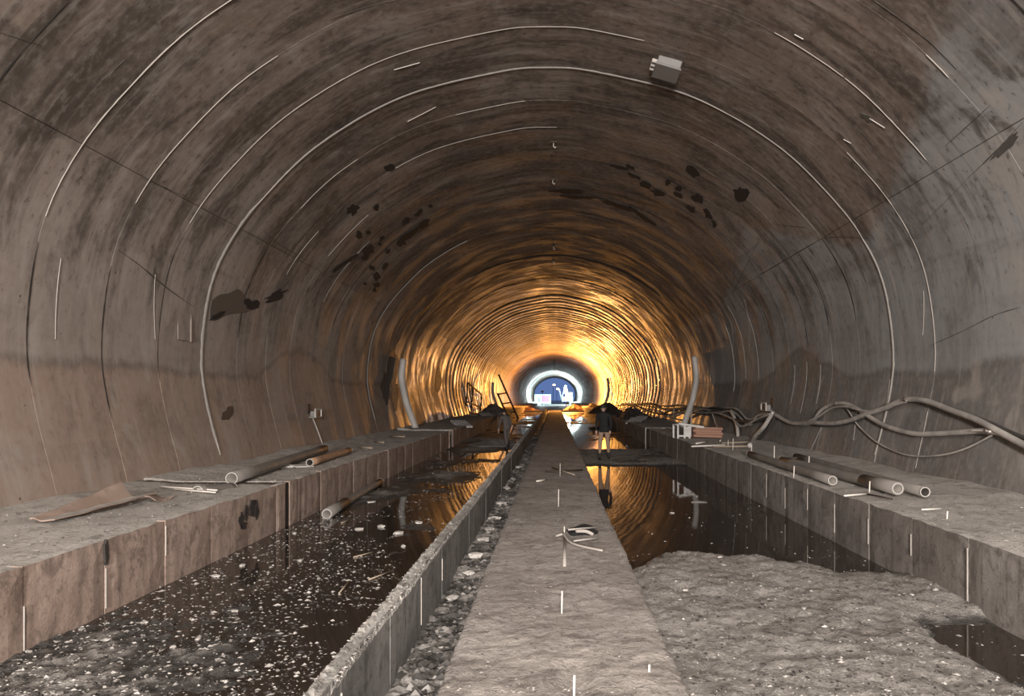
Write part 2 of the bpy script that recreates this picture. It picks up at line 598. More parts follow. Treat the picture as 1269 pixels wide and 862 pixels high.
M_STONE = stones('broken_stone', (0.035, 0.030, 0.027), (0.50, 0.46, 0.42), 0.35)
M_RUBBLE = stones('dark_rubble', (0.05, 0.045, 0.04), (0.26, 0.24, 0.22), 0.5)
M_CRUMB = stones('concrete_crumbs', (0.12, 0.105, 0.095), (0.48, 0.44, 0.40), 0.3)
M_TARP = simple('dark_tarp', (0.11, 0.092, 0.08), 0.8, 0.4, 6)
M_PINK = simple('pink_panel', (0.32, 0.035, 0.13), 0.5, 0.05, 5)
M_WHITEV = simple('white_vehicle_paint', (0.30, 0.30, 0.30), 0.4, 0.05, 5)
M_GLASSD = simple('dark_window_glass', (0.02, 0.025, 0.03), 0.1, 0.1, 5)
M_TYRE = simple('black_tyre', (0.015, 0.015, 0.015), 0.8, 0.2, 20)
M_YELLOW = simple('yellow_machine_paint', (0.55, 0.33, 0.05), 0.5, 0.2, 5)
M_GROUND = concrete_material('portal_ground', (0.32, 0.28, 0.24), (0.42, 0.38, 0.33), (0.14, 0.12, 0.10), 3.0, 0.03)
SODIUM = (1.0, 0.40, 0.075)
M_SODIUM = emit('sodium_bulb', (1.0, 0.72, 0.30), 60.0)
M_COOL = emit('cool_flood_bulb', (0.80, 0.95, 1.0), 30.0)
M_STREET = emit('street_lamp_bulb', (1.0, 0.60, 0.25), 14.0)

# ------------------------------------------------------------------ the lining: left wall, vault, right wall
PITCH = 1.5
BANDS = [13.6 + PITCH * k for k in range(-14, 21)]         # panel joints every 1.5 m, the nearest built one by one


def ring_strip(s0, s1, n, rows, off_fn=None):
    """rows: list of (Y, offset); returns verts, faces facing the tunnel"""
    S = np.linspace(s0, s1, n + 1)
    V, F = [], []
    for (Y, off) in rows:
        X, Z = prof(S, off)
        V += [(float(a), Y, float(b)) for a, b in zip(X, Z)]
    m = n + 1
    for r in range(len(rows) - 1):
        for k in range(n):
            F.append((r * m + k, r * m + k + 1, (r + 1) * m + k + 1, (r + 1) * m + k))
    return V, F


def shell(name, s0, s1, n):
    rows = [(y, -0.035) for y in list(np.linspace(-30, 45, 16)) + list(np.linspace(55, Y_END, 30))]
    V, F = ring_strip(s0, s1, n, rows)
    # outer skin, so that the shell has thickness
    V2, F2 = ring_strip(s0, s1, n, [(-30, -0.45), (Y_END, -0.45)])
    mb = MB().add(V, F).add(V2, [f[::-1] for f in F2])
    # end rim at the portal
    S = np.linspace(s0, s1, n + 1)
    a, b = prof(S, -0.035), prof(S, -0.45)
    vv = [(float(p), Y_END, float(q)) for p, q in zip(*a)] + [(float(p), Y_END, float(q)) for p, q in zip(*b)]
    mb.add(vv, [(k, k + 1, n + 2 + k, n + 1 + k) for k in range(n)])
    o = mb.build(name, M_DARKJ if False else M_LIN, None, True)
    return tag(o, kind='structure')


def panel(parent, s0, s1, n, ya, yb, g, off):
    c_ = 0.4 * g + 0.002
    rows = [(ya + g, -0.034), (ya + g, off - c_), (ya + g + 1.5 * c_, off), ((ya + yb) / 2, off + 0.003), (yb - g - 1.5 * c_, off), (yb - g, off - c_), (yb - g, -0.034)]
    V, F = ring_strip(s0 + 0.005, s1 - 0.005, n, rows)
    return V, F


for nm, s0, s1, n in (('wall_left', 0.0, S_L, 22), ('ceiling', S_L, S_R, 64), ('wall_right', S_R, S_TOT, 22)):
    root = shell(nm, s0, s1, n)
    for ya, yb in zip(BANDS[:-1], BANDS[1:]):
        V, F = panel(root, s0, s1, n, ya, yb, 0.003, random.uniform(-0.004, 0.002))
        me = mesh_of('lining_panel', V, F)
        bm = bmesh.new()
        bm.from_mesh(me)
        for f in bm.faces:
            f.smooth = True
        for e in bm.edges:
            if e.calc_face_angle(0) > 0.5:
                e.smooth = False
        bm.to_mesh(me)
        bm.free()
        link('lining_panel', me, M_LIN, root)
    # the far panels, too close together to tell apart: real relief, one part
    mb = MB()
    y = BANDS[-1]
    while y < Y_END - 0.1:
        d = PITCH if y < 130 else 3.0
        yb = min(y + d, Y_END)
        V, F = panel(root, s0, s1, max(12, n // 2), y, yb, 0.012, random.uniform(-0.012, 0.012))
        mb.add(V, F)
        y = yb
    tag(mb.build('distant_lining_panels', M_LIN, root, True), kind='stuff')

ROOTS = {'L': bpy.data.objects['wall_left'], 'C': bpy.data.objects['ceiling'], 'R': bpy.data.objects['wall_right']}


def root_at(s):
    return ROOTS['L'] if s < S_L else ROOTS['R'] if s > S_R else ROOTS['C']


def ridge(name, Y, s0, s1, wid, mat, h=0.012, ragged=0.3, parent=None):
    """a thin raised line of cement (or dark recess filling) along a panel joint"""
    n = max(6, int((s1 - s0) / 0.12))
    S = np.linspace(s0, s1, n + 1)
    rr = 1 + ragged * (np.random.default_rng(int(Y * 100 + s0 * 10)).random(n + 1) - 0.5) * 2
    taper = np.clip(np.minimum(np.arange(n + 1), n - np.arange(n + 1)) / max(2.0, n * 0.08), 0.15, 1)
    wv = wid * rr * taper / 2
    V = []
    for dy, off in ((-1, 0.003), (-0.5, h), (0.5, h), (1, 0.003)):
        X, Z = prof(S, off)
        V += [(float(a), float(Y + dy * q), float(b)) for a, b, q in zip(X, Z, wv)]
    m = n + 1
    F = [(r * m + k, r * m + k + 1, (r + 1) * m + k + 1, (r + 1) * m + k) for r in range(3) for k in range(n)]
    me = mesh_of(name, V, F, True)
    return link(name, me, mat, parent or root_at((s0 + s1) / 2))


def s_of(px, py):
    return on_wall(px, py)[0]


SC = S_TOT / 2
# main construction joints: pale, thick
ridge('joint_ridge', 13.6, 0.9, s_of(327, 245), 0.11, M_RIDGE, 0.02)
ridge('joint_ridge', 13.6, s_of(327, 245), s_of(900, 140), 0.06, M_RIDGE, 0.018)
ridge('joint_ridge', 13.6, s_of(900, 140), s_of(1071, 293), 0.045, M_RIDGE, 0.015)
ridge('joint_ridge', 13.6, s_of(1071, 293), S_TOT - 0.9, 0.07, M_RIDGE, 0.02)
ridge('joint_ridge', 25.6, 1.2, s_of(580, 300), 0.10, M_RIDGE, 0.02)
ridge('joint_ridge', 25.6, s_of(905, 400), S_TOT - 2.2, 0.06, M_RIDGE, 0.02)
ridge('joint_ridge', 37.6, s_of(560, 380), s_of(620, 360), 0.10, M_RIDGE, 0.02)
# thin pale lines of laitance on single joints
for Y, a, b, wd in ((12.1, (232, 275), (560, 45), 0.028), (12.1, (560, 45), (800, 42), 0.020), (12.1, (1105, 330), (1165, 460), 0.025),
                    (12.1, (1000, 230), (1105, 330), 0.02), (10.6, (165, 250), (345, 70), 0.022), (10.6, (1040, 105), (1160, 190), 0.022),
                    (10.6, (960, 40), (1040, 100), 0.018), (9.1, (62, 270), (300, 2), 0.026), (9.1, (1215, 5), (1250, 35), 0.02),
                    (16.6, (480, 210), (690, 163), 0.03), (16.6, (355, 340), (400, 290), 0.022), (18.1, (395, 310), (440, 250), 0.025),
                    (15.1, (375, 260), (450, 205), 0.025), (15.1, (560, 130), (650, 120), 0.02), (19.6, (415, 380), (460, 300), 0.025),
                    (22.6, (905, 400), (915, 470), 0.03), (24.1, (898, 380), (910, 470), 0.03)):
    ridge('laitance_line', Y, s_of(*a), s_of(*b), wd * 0.8, M_FIN, 0.012, 0.5)
# dark joints where the gap stays open and dirty
for Y, a, b, wd in ((7.6, (0, 135), (110, 0), 0.030), (9.1, (45, 480), (50, 300), 0.026), (10.6, (135, 520), (140, 330), 0.026),
                    (12.1, (200, 470), (228, 285), 0.018), (15.1, (305, 420), (340, 310), 0.04), (16.6, (364, 420), (395, 320), 0.025),
                    (9.1, (1190, 250), (1238, 420), 0.022), (12.1, (1040, 205), (1100, 325), 0.02), (15.1, (1015, 290), (1060, 400), 0.05),
                    (16.6, (985, 310), (1030, 410), 0.05), (18.1, (960, 330), (1000, 430), 0.04), (7.6, (1150, 50), (1215, 110), 0.03),
                    (19.6, (450, 420), (500, 290), 0.03), (21.1, (440, 420), (520, 270), 0.03)):
    ridge('open_joint', Y, s_of(*a), s_of(*b), wd, M_DARKJ, 0.006, 0.5)
# far open joints round the vault, seen as dark lines
for Y in (31.6, 37.6, 43.6, 49.6, 55.6, 61.6):
    a0 = random.uniform(0.30, 0.4)
    ridge('open_joint', Y, S_TOT * a0, S_TOT * random.uniform(0.6, 0.72), 0.16, M_DARKJ, 0.016, 0.7)


def patch(pts, mat, name='dark_patch', off=0.012, rows=3, smooth=False):
    """an irregular thin flake lying on the lining; pts outline it"""
    if smooth:
        q_ = [Vector((a, b, 0)) for a, b in pts]
        q_ = catmull(q_ + q_[:1], 4)[:-1]
        pts = [(v.x, v.y) for v in q_]
    uv = [on_wall(*p) for p in pts]
    cs, cy = sum(u for u, v in uv) / len(uv), sum(v for u, v in uv) / len(uv)
    V, F = [W(cs, cy, off)], []
    n = len(uv)
    for r in range(1, rows + 1):
        f = r / rows
        for (u, v) in uv:
            V.append(W(cs + (u - cs) * f, cy + (v - cy) * f, off))
    for (u, v) in uv:
        V.append(W(u, v, -0.01))
    for k in range(n):
        k2 = (k + 1) % n
        F.append((0, 1 + k, 1 + k2))
        for r in range(rows):
            a, b = 1 + r * n, 1 + (r + 1) * n
            F.append((a + k, b + k, b + k2, a + k2))
    me = mesh_of(name, V, F)
    return link(name, me, mat, root_at(cs))


def blob(cx, cy, rx, ry, ang=0.0, n=14, jag=0.35, seed=0):
    r_ = random.Random(int(cx * 131 + cy * 17 + seed))
    out = []
    ca, sa = math.cos(ang), math.sin(ang)
    for k in range(n):
        a = 2 * math.pi * k / n
        q = 1 + r_.uniform(-jag, jag)
        u, v = rx * q * math.cos(a), ry * q * math.sin(a)
        out.append((cx + u * ca - v * sa, cy + u * sa + v * ca))
    return out


def z2(x, y):
    return 400 + x / 2.266, 150 + y / 2.266


for x, y, rx, ry, a in ((85, 247, 17, 14, -0.6), (150, 240, 8, 8, 0), (102, 320, 8, 11, 0), (128, 312, 6, 6, 0), (130, 360, 18, 13, -0.8),
                        (165, 330, 9, 5, -0.8), (235, 278, 15, 8, -0.9), (270, 256, 13, 6, -0.7), (302, 238, 5, 5, 0), (245, 315, 32, 10, -0.65),
                        (285, 288, 18, 9, -0.6), (222, 340, 12, 9, -0.7), (182, 365, 7, 5, -0.7), (138, 412, 7, 6, 0), (150, 434, 10, 11, 0),
                        (175, 405, 10, 5, -0.9), (118, 456, 5, 4, 0), (152, 460, 10, 7, -0.4), (146, 474, 6, 5, 0), (55, 402, 46, 6, -0.58),
                        (190, 130, 15, 10, 0.2), (118, 382, 9, 7, -0.7), (160, 345, 6, 5, 0),
                        (832, 128, 24, 4, 0.25), (872, 152, 20, 5, 0.4), (905, 178, 16, 9, 0.4), (942, 202, 20, 9, 0.35), (968, 173, 7, 9, 0.2),
                        (1000, 188, 9, 7, 0.3), (1000, 207, 14, 6, 0.5), (1055, 216, 17, 11, 0.4), (1034, 245, 13, 7, 0.5), (1082, 260, 20, 9, 1.0),
                        (1100, 288, 12, 5, 1.1), (1036, 138, 24, 11, 0.75), (1174, 205, 24, 19, 0.6), (862, 128, 14, 5, 0.3),
                        (690, 195, 52, 7, 0.02), (720, 212, 60, 6, 0.1), (830, 235, 50, 6, 0.3), (900, 268, 48, 6, 0.62)):
    cx, cy = z2(x, y)
    patch(blob(cx, cy, rx / 2.266, ry / 2.266, a), M_BLACK)
patch([(262, 372), (272, 365), (284, 363), (295, 358), (303, 366), (306, 374), (318, 371), (313, 379), (305, 386), (292, 388), (280, 390), (268, 396), (261, 396), (260, 384)], M_DAMPG, 'grey_patch', 0.010, 3, True)
patch(blob(310, 377, 9, 6, 0.1, jag=0.5), M_BLACK, off=0.016)
patch(blob(341, 366, 14, 5, -0.45, jag=0.45), M_BLACK)
patch(blob(269, 391, 9, 3, -0.5, jag=0.3), M_BLACK, off=0.016)
patch(blob(486, 455, 6, 24, 0.05, jag=0.25), M_DAMP, 'damp_patch', 0.014, 3, True)
patch(blob(478, 478, 6, 22, 0.05, jag=0.3), M_DAMP, 'damp_patch', 0.014, 3, True)
patch(blob(489, 490, 4, 16, 0.02, jag=0.3), M_DAMP, 'damp_patch', 0.014, 3, True)
patch(blob(543, 470, 4, 14, 0.1, jag=0.3), M_DAMP, 'damp_patch', 0.016)
patch(blob(1247, 180, 22, 5, -0.75, jag=0.35), M_DAMPG, 'grey_patch', 0.012)
patch(blob(1075, 145, 9, 3, 0.6), M_DAMPG, 'grey_patch', 0.012)
patch(blob(282, 513, 6, 9, 0.4), M_DAMP, 'damp_patch', 0.010)

# hairline cracks and dirty seams crossing the panels


def crack(pts, wid, mat=None):
    q_ = catmull([Vector((a, b, 0)) for a, b in pts], 5)
    V = []
    for i, v in enumerate(q_):
        j = q_[min(i + 1, len(q_) - 1)] - q_[max(i - 1, 0)]
        s_, y_ = on_wall(v.x, v.y)
        w_ = wid * random.uniform(0.4, 1.3) * (0.25 + 0.75 * math.sin(math.pi * min(1, max(0, i / (len(q_) - 1))))) / 2
        V += [W(s_ - w_ * 0.6, y_ - w_, 0.005), W(s_, y_, 0.009), W(s_ + w_ * 0.6, y_ + w_, 0.005)]
    F = [(k * 3 + r, k * 3 + r + 1, k * 3 + r + 4, k * 3 + r + 3) for k in range(len(q_) - 1) for r in range(2)]
    s0 = on_wall(*pts[0])[0]
    link('crack', mesh_of('crack', V, F), mat or M_DAMPG, root_at(s0))


def z1(x, y):
    return 640 + x / 1.9587, y / 1.9587


for pts, wd in (([(1005, 838), (1090, 800), (1160, 765), (1225, 745)], 0.06), ([(1090, 438), (1130, 400), (1180, 350), (1230, 295)], 0.06),
                ([(985, 545), (1040, 490), (1090, 440)], 0.03), ([(1040, 355), (1090, 310), (1150, 255)], 0.04),
                ([(565, 410), (610, 440), (660, 490), (700, 535)], 0.05), ([(610, 542), (660, 548), (705, 552)], 0.05), ([(745, 576), (800, 575), (850, 578)], 0.04),
                ([(590, 666), (640, 638), (700, 602), (742, 578)], 0.06), ([(500, 752), (530, 700), (560, 640), (595, 570)], 0.06), ([(525, 690), (530, 640), (528, 600)], 0.06),
                ([(870, 0), (940, 50), (1010, 105), (1070, 165)], 0.035), ([(895, 560), (920, 600), (938, 655)], 0.03)):
    crack([z1(*p) for p in pts], wd * 0.6)
for pts, wd in (([(0, 78), (55, 95), (100, 108)], 0.025), ([(285, 605), (340, 645), (400, 695), (470, 745)], 0.03), ([(640, 560), (690, 600), (760, 640)], 0.04),
                ([(800, 45), (870, 22), (945, 0)], 0.03), ([(265, 180), (300, 145)], 0.02), ([(780, 670), (830, 640), (870, 615)], 0.09), ([(460, 480), (400, 455), (340, 430)], 0.02)):
    crack([(a / 1.9594, b / 1.9594) for a, b in pts], wd)

# pale drips on the right wall, each a thin run of cement milk
for a, b, wd in (((985, 452), (980, 500), 0.05), ((1000, 448), (992, 512), 0.035), ((1017, 452), (1012, 500), 0.11), ((1145, 360), (1144, 415), 0.02),
                 ((1103, 470), (1084, 572), 0.05), ((1018, 530), (1004, 560), 0.05), ((1150, 510), (1135, 580), 0.03), ((1062, 505), (1058, 545), 0.04),
                 ((192, 340), (192, 420), 0.012), ((75, 320), (68, 420), 0.012), ((905, 395), (908, 440), 0.06), ((922, 370), (928, 440), 0.06)):
    (sa, ya), (sb, yb) = on_wall(*a), on_wall(*b)
    n = 8
    V = []
    for k in range(n + 1):
        f = k / n
        q = wd * (0.4 + 0.6 * math.sin(math.pi * min(1, f * 1.1 + 0.05))) * (1 + random.uniform(-0.25, 0.25)) / 2
        for dy, off in ((-q, 0.004), (0, 0.012), (q, 0.004)):
            V.append(W(sa + (sb - sa) * f, ya + (yb - ya) * f + dy, off))
    F = [(k * 3 + r, k * 3 + r + 1, k * 3 + r + 4, k * 3 + r + 3) for k in range(n) for r in range(2)]
    link('cement_run', mesh_of('cement_run', V, F, True), simple('cement_run', (0.33, 0.31, 0.29), 0.8) if False else M_PALE, root_at((sa + sb) / 2))

# ------------------------------------------------------------------ floor and water
X_BL, X_BR = -3.94, 3.67           # faces of the two side benches
BZ = 0.65                          # bench height
X_KL, X_KR = -1.17, -1.05          # kerb
X_WL, X_WR = -0.68, 0.76           # central walkway
WZ = 0.22

ys = np.concatenate([yspace(3.6, 30, 0.03, 1.006), yspace(30.3, Y_END, 0.25, 1.02)])
xs = np.arange(X_BL - 0.05, X_BR + 0.06, 0.034)
Xg, Yg = np.meshgrid(xs, ys)


def floor_h(X, Y):
    n1 = fbm(X * 0.9, Y * 0.6, 3, 4)
    n2 = fbm(X * 5, Y * 4, 5, 4)
    n3 = fbm(X * 13, Y * 12, 9, 3)
    # left channel: shallow water over grit, grit showing in the near corner and in bars further on
    left = -0.05 + 0.10 * n1 + 0.05 * n2 + 0.035 * n3
    near = sstep(9.5, 5.5, Y) * sstep(-1.6, -2.5, X)
    left = left + 0.060 * near + 0.04 * n3 * near + (0.03 + 0.20 * fbm(X * 0.5, Y * 0.4, 12, 4)) * sstep(22, 34, Y)
    for (cx, cy, rx, ry, h) in ((-2.6, 17.5, 1.3, 1.6, 0.055), (-2.2, 22.0, 1.2, 1.3, 0.05), (-3.3, 20.0, 0.8, 4, 0.06), (-2.0, 11.0, 0.45, 0.8, 0.05), (-2.4, 15.0, 0.9, 0.8, 0.06), (-3.2, 14.0, 0.5, 1.2, 0.05), (-2.9, 26.5, 1.1, 2.0, 0.10),
                                (-3.6, 12.5, 0.3, 3.0, 0.04), (-1.45, 8.2, 0.3, 0.5, 0.05), (-1.9, 9.0, 0.5, 0.5, 0.04), (-2.6, 33, 1.5, 2.5, 0.06)):
        left = left + h * np.exp(-((X - cx) / rx) ** 2 - ((Y - cy) / ry) ** 2)
    # right channel: dry dirt near, water from about 9 m, a pale dry bank at 21-27 m
    shore = 8.6 + 0.9 * np.sin(X * 1.3 + 0.4) * 0.5 - 1.1 * sstep(1.5, 0.8, X) + 1.2 * n1
    right = -0.075 + 0.155 * sstep(shore + 0.5, shore - 0.7, Y) + 0.055 * n1 + 0.06 * n2 + 0.060 * n3 + (0.045 + 0.20 * fbm(X * 0.5, Y * 0.45, 13, 4)) * sstep(26, 36, Y)
    right = right - 0.17 * np.exp(-(np.maximum(0, np.abs(X - 3.35 + 0.25 * n2) - 0.22) / 0.16) ** 2 - ((Y - 5.55) / 0.75) ** 2)
    right = right + 0.115 * sstep(19.6, 21.0, Y) * sstep(27.5, 26.5, Y)
    right = right + 0.06 * np.exp(-((X - 3.3) / 0.5) ** 2 - ((Y - 13) / 2.0) ** 2)
    right = right + 0.05 * np.exp(-((X - 2.6) / 1.2) ** 2 - ((Y - 17.8) / 0.8) ** 2)
    trench = 0.04 + 0.10 * n2 + 0.10 * n3 + 0.06 * n1
    h = np.where(X < -1.11, left, np.where(X < 0.0, trench, right))
    # far: firm wet ground
    far = sstep(70, 95, Y)
    return h * (1 - far) + (0.02 + 0.05 * n1) * far


Zg = floor_h(Xg, Yg)
fl = link('floor', grid_mesh('floor', xs, ys, Zg), M_DIRT)
tag(fl, kind='structure')
sub = MB().box((X_BL - 2.4, -30, -0.6), (X_BR + 2.6, 3.65, -0.06)).box((X_BL - 2.4, 3.65, -0.9), (X_BR + 2.6, Y_END, -0.4)).build('floor_base', M_DIRT)
tag(sub, kind='structure')
for nm, x0, x1, lab in (('puddle_water', X_BL, X_KL, 'dark shallow water along the left channel between bench and kerb'),
                        ('puddle_water', X_WR - 0.02, X_BR, 'dark shallow water along the right channel between walkway and bench')):
    V = [(x0, 3.4, 0), (x1, 3.4, 0), (x1, 95, 0), (x0, 95, 0)]
    o = link(nm, mesh_of(nm, V, [(0, 1, 2, 3)]), M_WATER)
    tag(o, lab, 'water', kind='stuff')

# ------------------------------------------------------------------ side benches of cast blocks


def bench_block(dx, length, h, seed):
    """front block: its face bulges a little; local origin at near bottom of the face, dx = -1 or 1 outward"""
    r_ = np.random.default_rng(seed)
    ny, nz = 6, 5
    V, F = [], []
    g = 0.006
    for j in range(nz + 1):
        for i in range(ny + 1):
            edge = (i in (0, ny)) or (j == nz)
            d = 0.012 if edge else 0.0 + float(r_.uniform(-0.004, 0.004))
            V.append((dx * d, g + (length - 2 * g) * i / ny, -0.25 + (h + 0.25) * j / nz + (float(r_.uniform(-0.012, 0.006)) if j == nz else 0)))
    n = len(V)
    for j in range(nz):
        for i in range(ny):
            q = (j * (ny + 1) + i, j * (ny + 1) + i + 1, (j + 1) * (ny + 1) + i + 1, (j + 1) * (ny + 1) + i)
            F.append(q if dx < 0 else q[::-1])
    # back to give thickness
    for j in (0, nz):
        for i in range(ny + 1):
            v = V[j * (ny + 1) + i]
            V.append((dx * 0.10, v[1], v[2]))
    t0, b0 = n + ny + 1, n
    for i in range(ny):
        a = nz * (ny + 1) + i
        F.append((a, a + 1, t0 + i + 1, t0 + i) if dx < 0 else (t0 + i, t0 + i + 1, a + 1, a))
    left = [j * (ny + 1) for j in range(nz + 1)] + [t0, b0]
    right_ = [j * (ny + 1) + ny for j in range(nz + 1)] + [t0 + ny, b0 + ny]
    F.append(tuple(left) if dx > 0 else tuple(left[::-1]))
    F.append(tuple(right_[::-1]) if dx > 0 else tuple(right_))
    me = mesh_of('concrete_block', V, F)
    me.materials.append(M_BENCHL if dx < 0 else M_BENCHR)
    me.materials.append(M_TOP)
    for p_ in me.polygons:
        if abs(p_.normal.z) > 0.7 and p_.center.z > 0.3:
            p_.material_index = 1
    return me


def bench(name, xf, side, spans, mat, pitch, joint0):
    """side -1: left bench, body runs to -x"""
    xw = side * 6.15 + (XC if side < 0 else XC)
    root = None
    for (ya, yb) in spans:
        yy = yspace(ya, yb, 0.05 if ya < 20 else 0.25, 1.012)
        xx = np.linspace(xf + side * 0.08, xw, 34)
        X, Y = np.meshgrid(xx, yy)
        Z = BZ - 0.005 + 0.035 * fbm(X * 3, Y * 2, 21, 4) + 0.030 * fbm(X * 14, Y * 12, 22, 3)
        dist = np.abs(X - xf)
        Z = Z + 0.10 * sstep(1.5, 2.2, dist) * (0.5 + fbm(X * 1.5, Y * 1.2, 30, 3)) - 0.012 * sstep(0.25, 0.08, dist)
        if side > 0:
            Z, X = Z, X
        me = grid_mesh(name, xx if side > 0 else xx[::-1], yy, Z if side > 0 else Z[:, ::-1], True, -0.3)
        if root is None:
            root = link(name, me, M_TOP)
            tag(root, kind='structure')
        else:
            link('bench_body', me, M_TOP, root)
    protos = [bench_block(side, pitch, BZ, 50 + k) for k in range(5)]
    k = 0
    for (ya, yb) in spans:
        y = joint0 + pitch * math.ceil((ya - joint0 - 1e-6) / pitch)
        if y - ya > 0.25:
            me = bench_block(side, y - ya, BZ, 99)
            link('concrete_block', me, mat, root).location = (xf, ya, 0)
        while y < yb - 0.2:
            L = min(pitch, yb - y)
            if L < pitch - 1e-3:
                link('concrete_block', bench_block(side, L, BZ, 98), mat, root).location = (xf, y, 0)
            else:
                if y > 62:      # too far to tell apart: one long block to the end
                    link('concrete_block', bench_block(side, yb - y, BZ, 97), mat, root).location = (xf, y, 0)
                    break
                link('concrete_block', protos[k % 5], mat, root).location = (xf + random.uniform(-0.006, 0.006), y, 0)
            k += 1
            y += pitch
    return root


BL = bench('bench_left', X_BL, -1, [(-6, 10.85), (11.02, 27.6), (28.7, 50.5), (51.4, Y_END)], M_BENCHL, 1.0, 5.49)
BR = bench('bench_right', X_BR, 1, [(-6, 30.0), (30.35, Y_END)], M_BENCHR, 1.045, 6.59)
# the expansion gaps hold dark boxes that stand in for their shade
MB().box((X_BL - 1.95, 10.845, -0.3), (X_BL - 0.03, 11.025, 0.635)).build('gap_shade', M_DARKJ, BL)
MB().box((X_BL - 1.95, 27.595, -0.3), (X_BL - 0.10, 28.705, 0.45)).build('gap_shade', M_DARKJ, BL)
MB().box((X_BL - 1.95, 50.495, -0.3), (X_BL - 0.10, 51.405, 0.45)).build('gap_shade', M_DARKJ, BL)
MB().box((X_BR + 0.05, 30.0, -0.3), (X_BR + 2.1, 30.355, 0.55)).build('gap_shade', M_DARKJ, BR)
# the next bay of the right bench is set back behind a pale end post
MB().box((X_BR - 0.03, 29.9, -0.2), (X_BR + 0.06, 30.02, BZ + 0.02)).build('bench_end_strip', M_PALE, BR)
MB().box((X_BL - 0.06, 27.5, -0.2), (X_BL + 0.02, 27.6, BZ)).build('bench_end_strip', M_BENCHL, BL)
# pale cement fins left in a few block joints
for y, z0, z1 in ((5.49, 0.02, 0.35), (6.49, 0.05, 0.40), (7.49, 0.3, 0.6)):
    MB().box((X_BL - 0.004, y - 0.004, z0), (X_BL + 0.005, y + 0.004, z1)).build('joint_fin', M_FIN, BL)
for y in (6.59, 7.635, 8.68, 9.725, 10.77, 11.815, 12.86):
    MB().box((X_BR - 0.004, y - 0.004, 0.05 + random.uniform(0, 0.35)), (X_BR + 0.004, y + 0.004, random.uniform(0.45, 0.63))).build('joint_fin', M_FIN, BR)
# dark soaked scars on the left bench face
for cy, cz, ry, rz in ((9.28, 0.36, 0.07, 0.10), (9.42, 0.42, 0.05, 0.09), (9.60, 0.44, 0.09, 0.11), (9.76, 0.40, 0.06, 0.12), (9.36, 0.28, 0.08, 0.05), (6.49, 0.55, 0.025, 0.11), (9.7, 0.52, 0.04, 0.04)):
    r_ = random.Random(int(cy * 100))
    pts = [(cy + ry * (1 + r_.uniform(-.5, .4)) * math.cos(a * math.pi / 7), cz + rz * (1 + r_.uniform(-.4, .3)) * math.sin(a * math.pi / 7)) for a in range(14)]
    V = [(X_BL + 0.009, cy, cz)] + [(X_BL + 0.009, a, b) for a, b in pts] + [(X_BL - 0.02, a, b) for a, b in pts]
    F = [(0, 1 + k, 1 + (k + 1) % 14) for k in range(14)] + [(1 + k, 15 + k, 15 + (k + 1) % 14, 1 + (k + 1) % 14) for k in range(14)]
    link('soaked_scar', mesh_of('soaked_scar', V, F), M_DARKJ, BL)

# ------------------------------------------------------------------ kerb
kerb = MB().box((X_KL + 0.015, 2.0, -0.3), (X_KR - 0.015, 90, 0.46)).build('kerb', M_KERB)
tag(kerb, kind='structure')


def kerb_segment(L, seed):
    r_ = np.random.default_rng(seed)
    n = 26
    # cross section, left to right: left face, crumbled left lip, smooth strip, pitted groove, right lip, right face
    prof_ = [(0.0, -0.25), (0.0, 0.505), (0.012, 0.525), (0.045, 0.53), (0.060, 0.520), (0.085, 0.522), (0.093, 0.495), (0.106, 0.50), (0.112, 0.52), (0.12, 0.505), (0.12, -0.25)]
    V, F = [], []
    g = 0.004
    for i in range(n + 1):
        y = g + (L - 2 * g) * i / n
        pit = r_.random() < 0.45
        for k, (x, z) in enumerate(prof_):
            j = 0.0
            if k in (1, 2, 3):
                j = float(r_.uniform(-0.014, 0.012))
            elif k in (6, 7):
                j = -0.035 if pit else float(r_.uniform(-0.005, 0.02))
            elif k in (8, 9):
                j = float(r_.uniform(-0.012, 0.008))
            V.append((x, y, z + j))
    m = len(prof_)
    for i in range(n):
        for k in range(m - 1):
            F.append((i * m + k, i * m + k + 1, (i + 1) * m + k + 1, (i + 1) * m + k))
    F.append(tuple(range(m)))
    F.append(tuple(n * m + k for k in range(m))[::-1])
    F = [f[::-1] for f in F]
    me = mesh_of('kerb_segment', V, F)
    me.materials.append(M_KERB)
    me.materials.append(M_KTOP)
    for p in me.polygons:
        c = p.center
        if c.z > 0.47:
            p.material_index = 1
    return me


protos = [kerb_segment(1.08, k) for k in range(5)]
y, k = 2.55, 0
while y < 88:
    o = link('kerb_segment', protos[k % 5], None, kerb)
    o.location = (X_KL + random.uniform(-0.004, 0.004), y, random.uniform(-0.006, 0.006))
    y += 1.08
    k += 1
for yj, za, zb in ((3.63, 0.2, 0.45), (5.79, 0.12, 0.49), (6.87, 0.2, 0.4)):
    MB().box((X_KR - 0.002, yj - 0.005, za), (X_KR + 0.007, yj + 0.005, zb)).build('joint_fin', M_FIN, kerb)

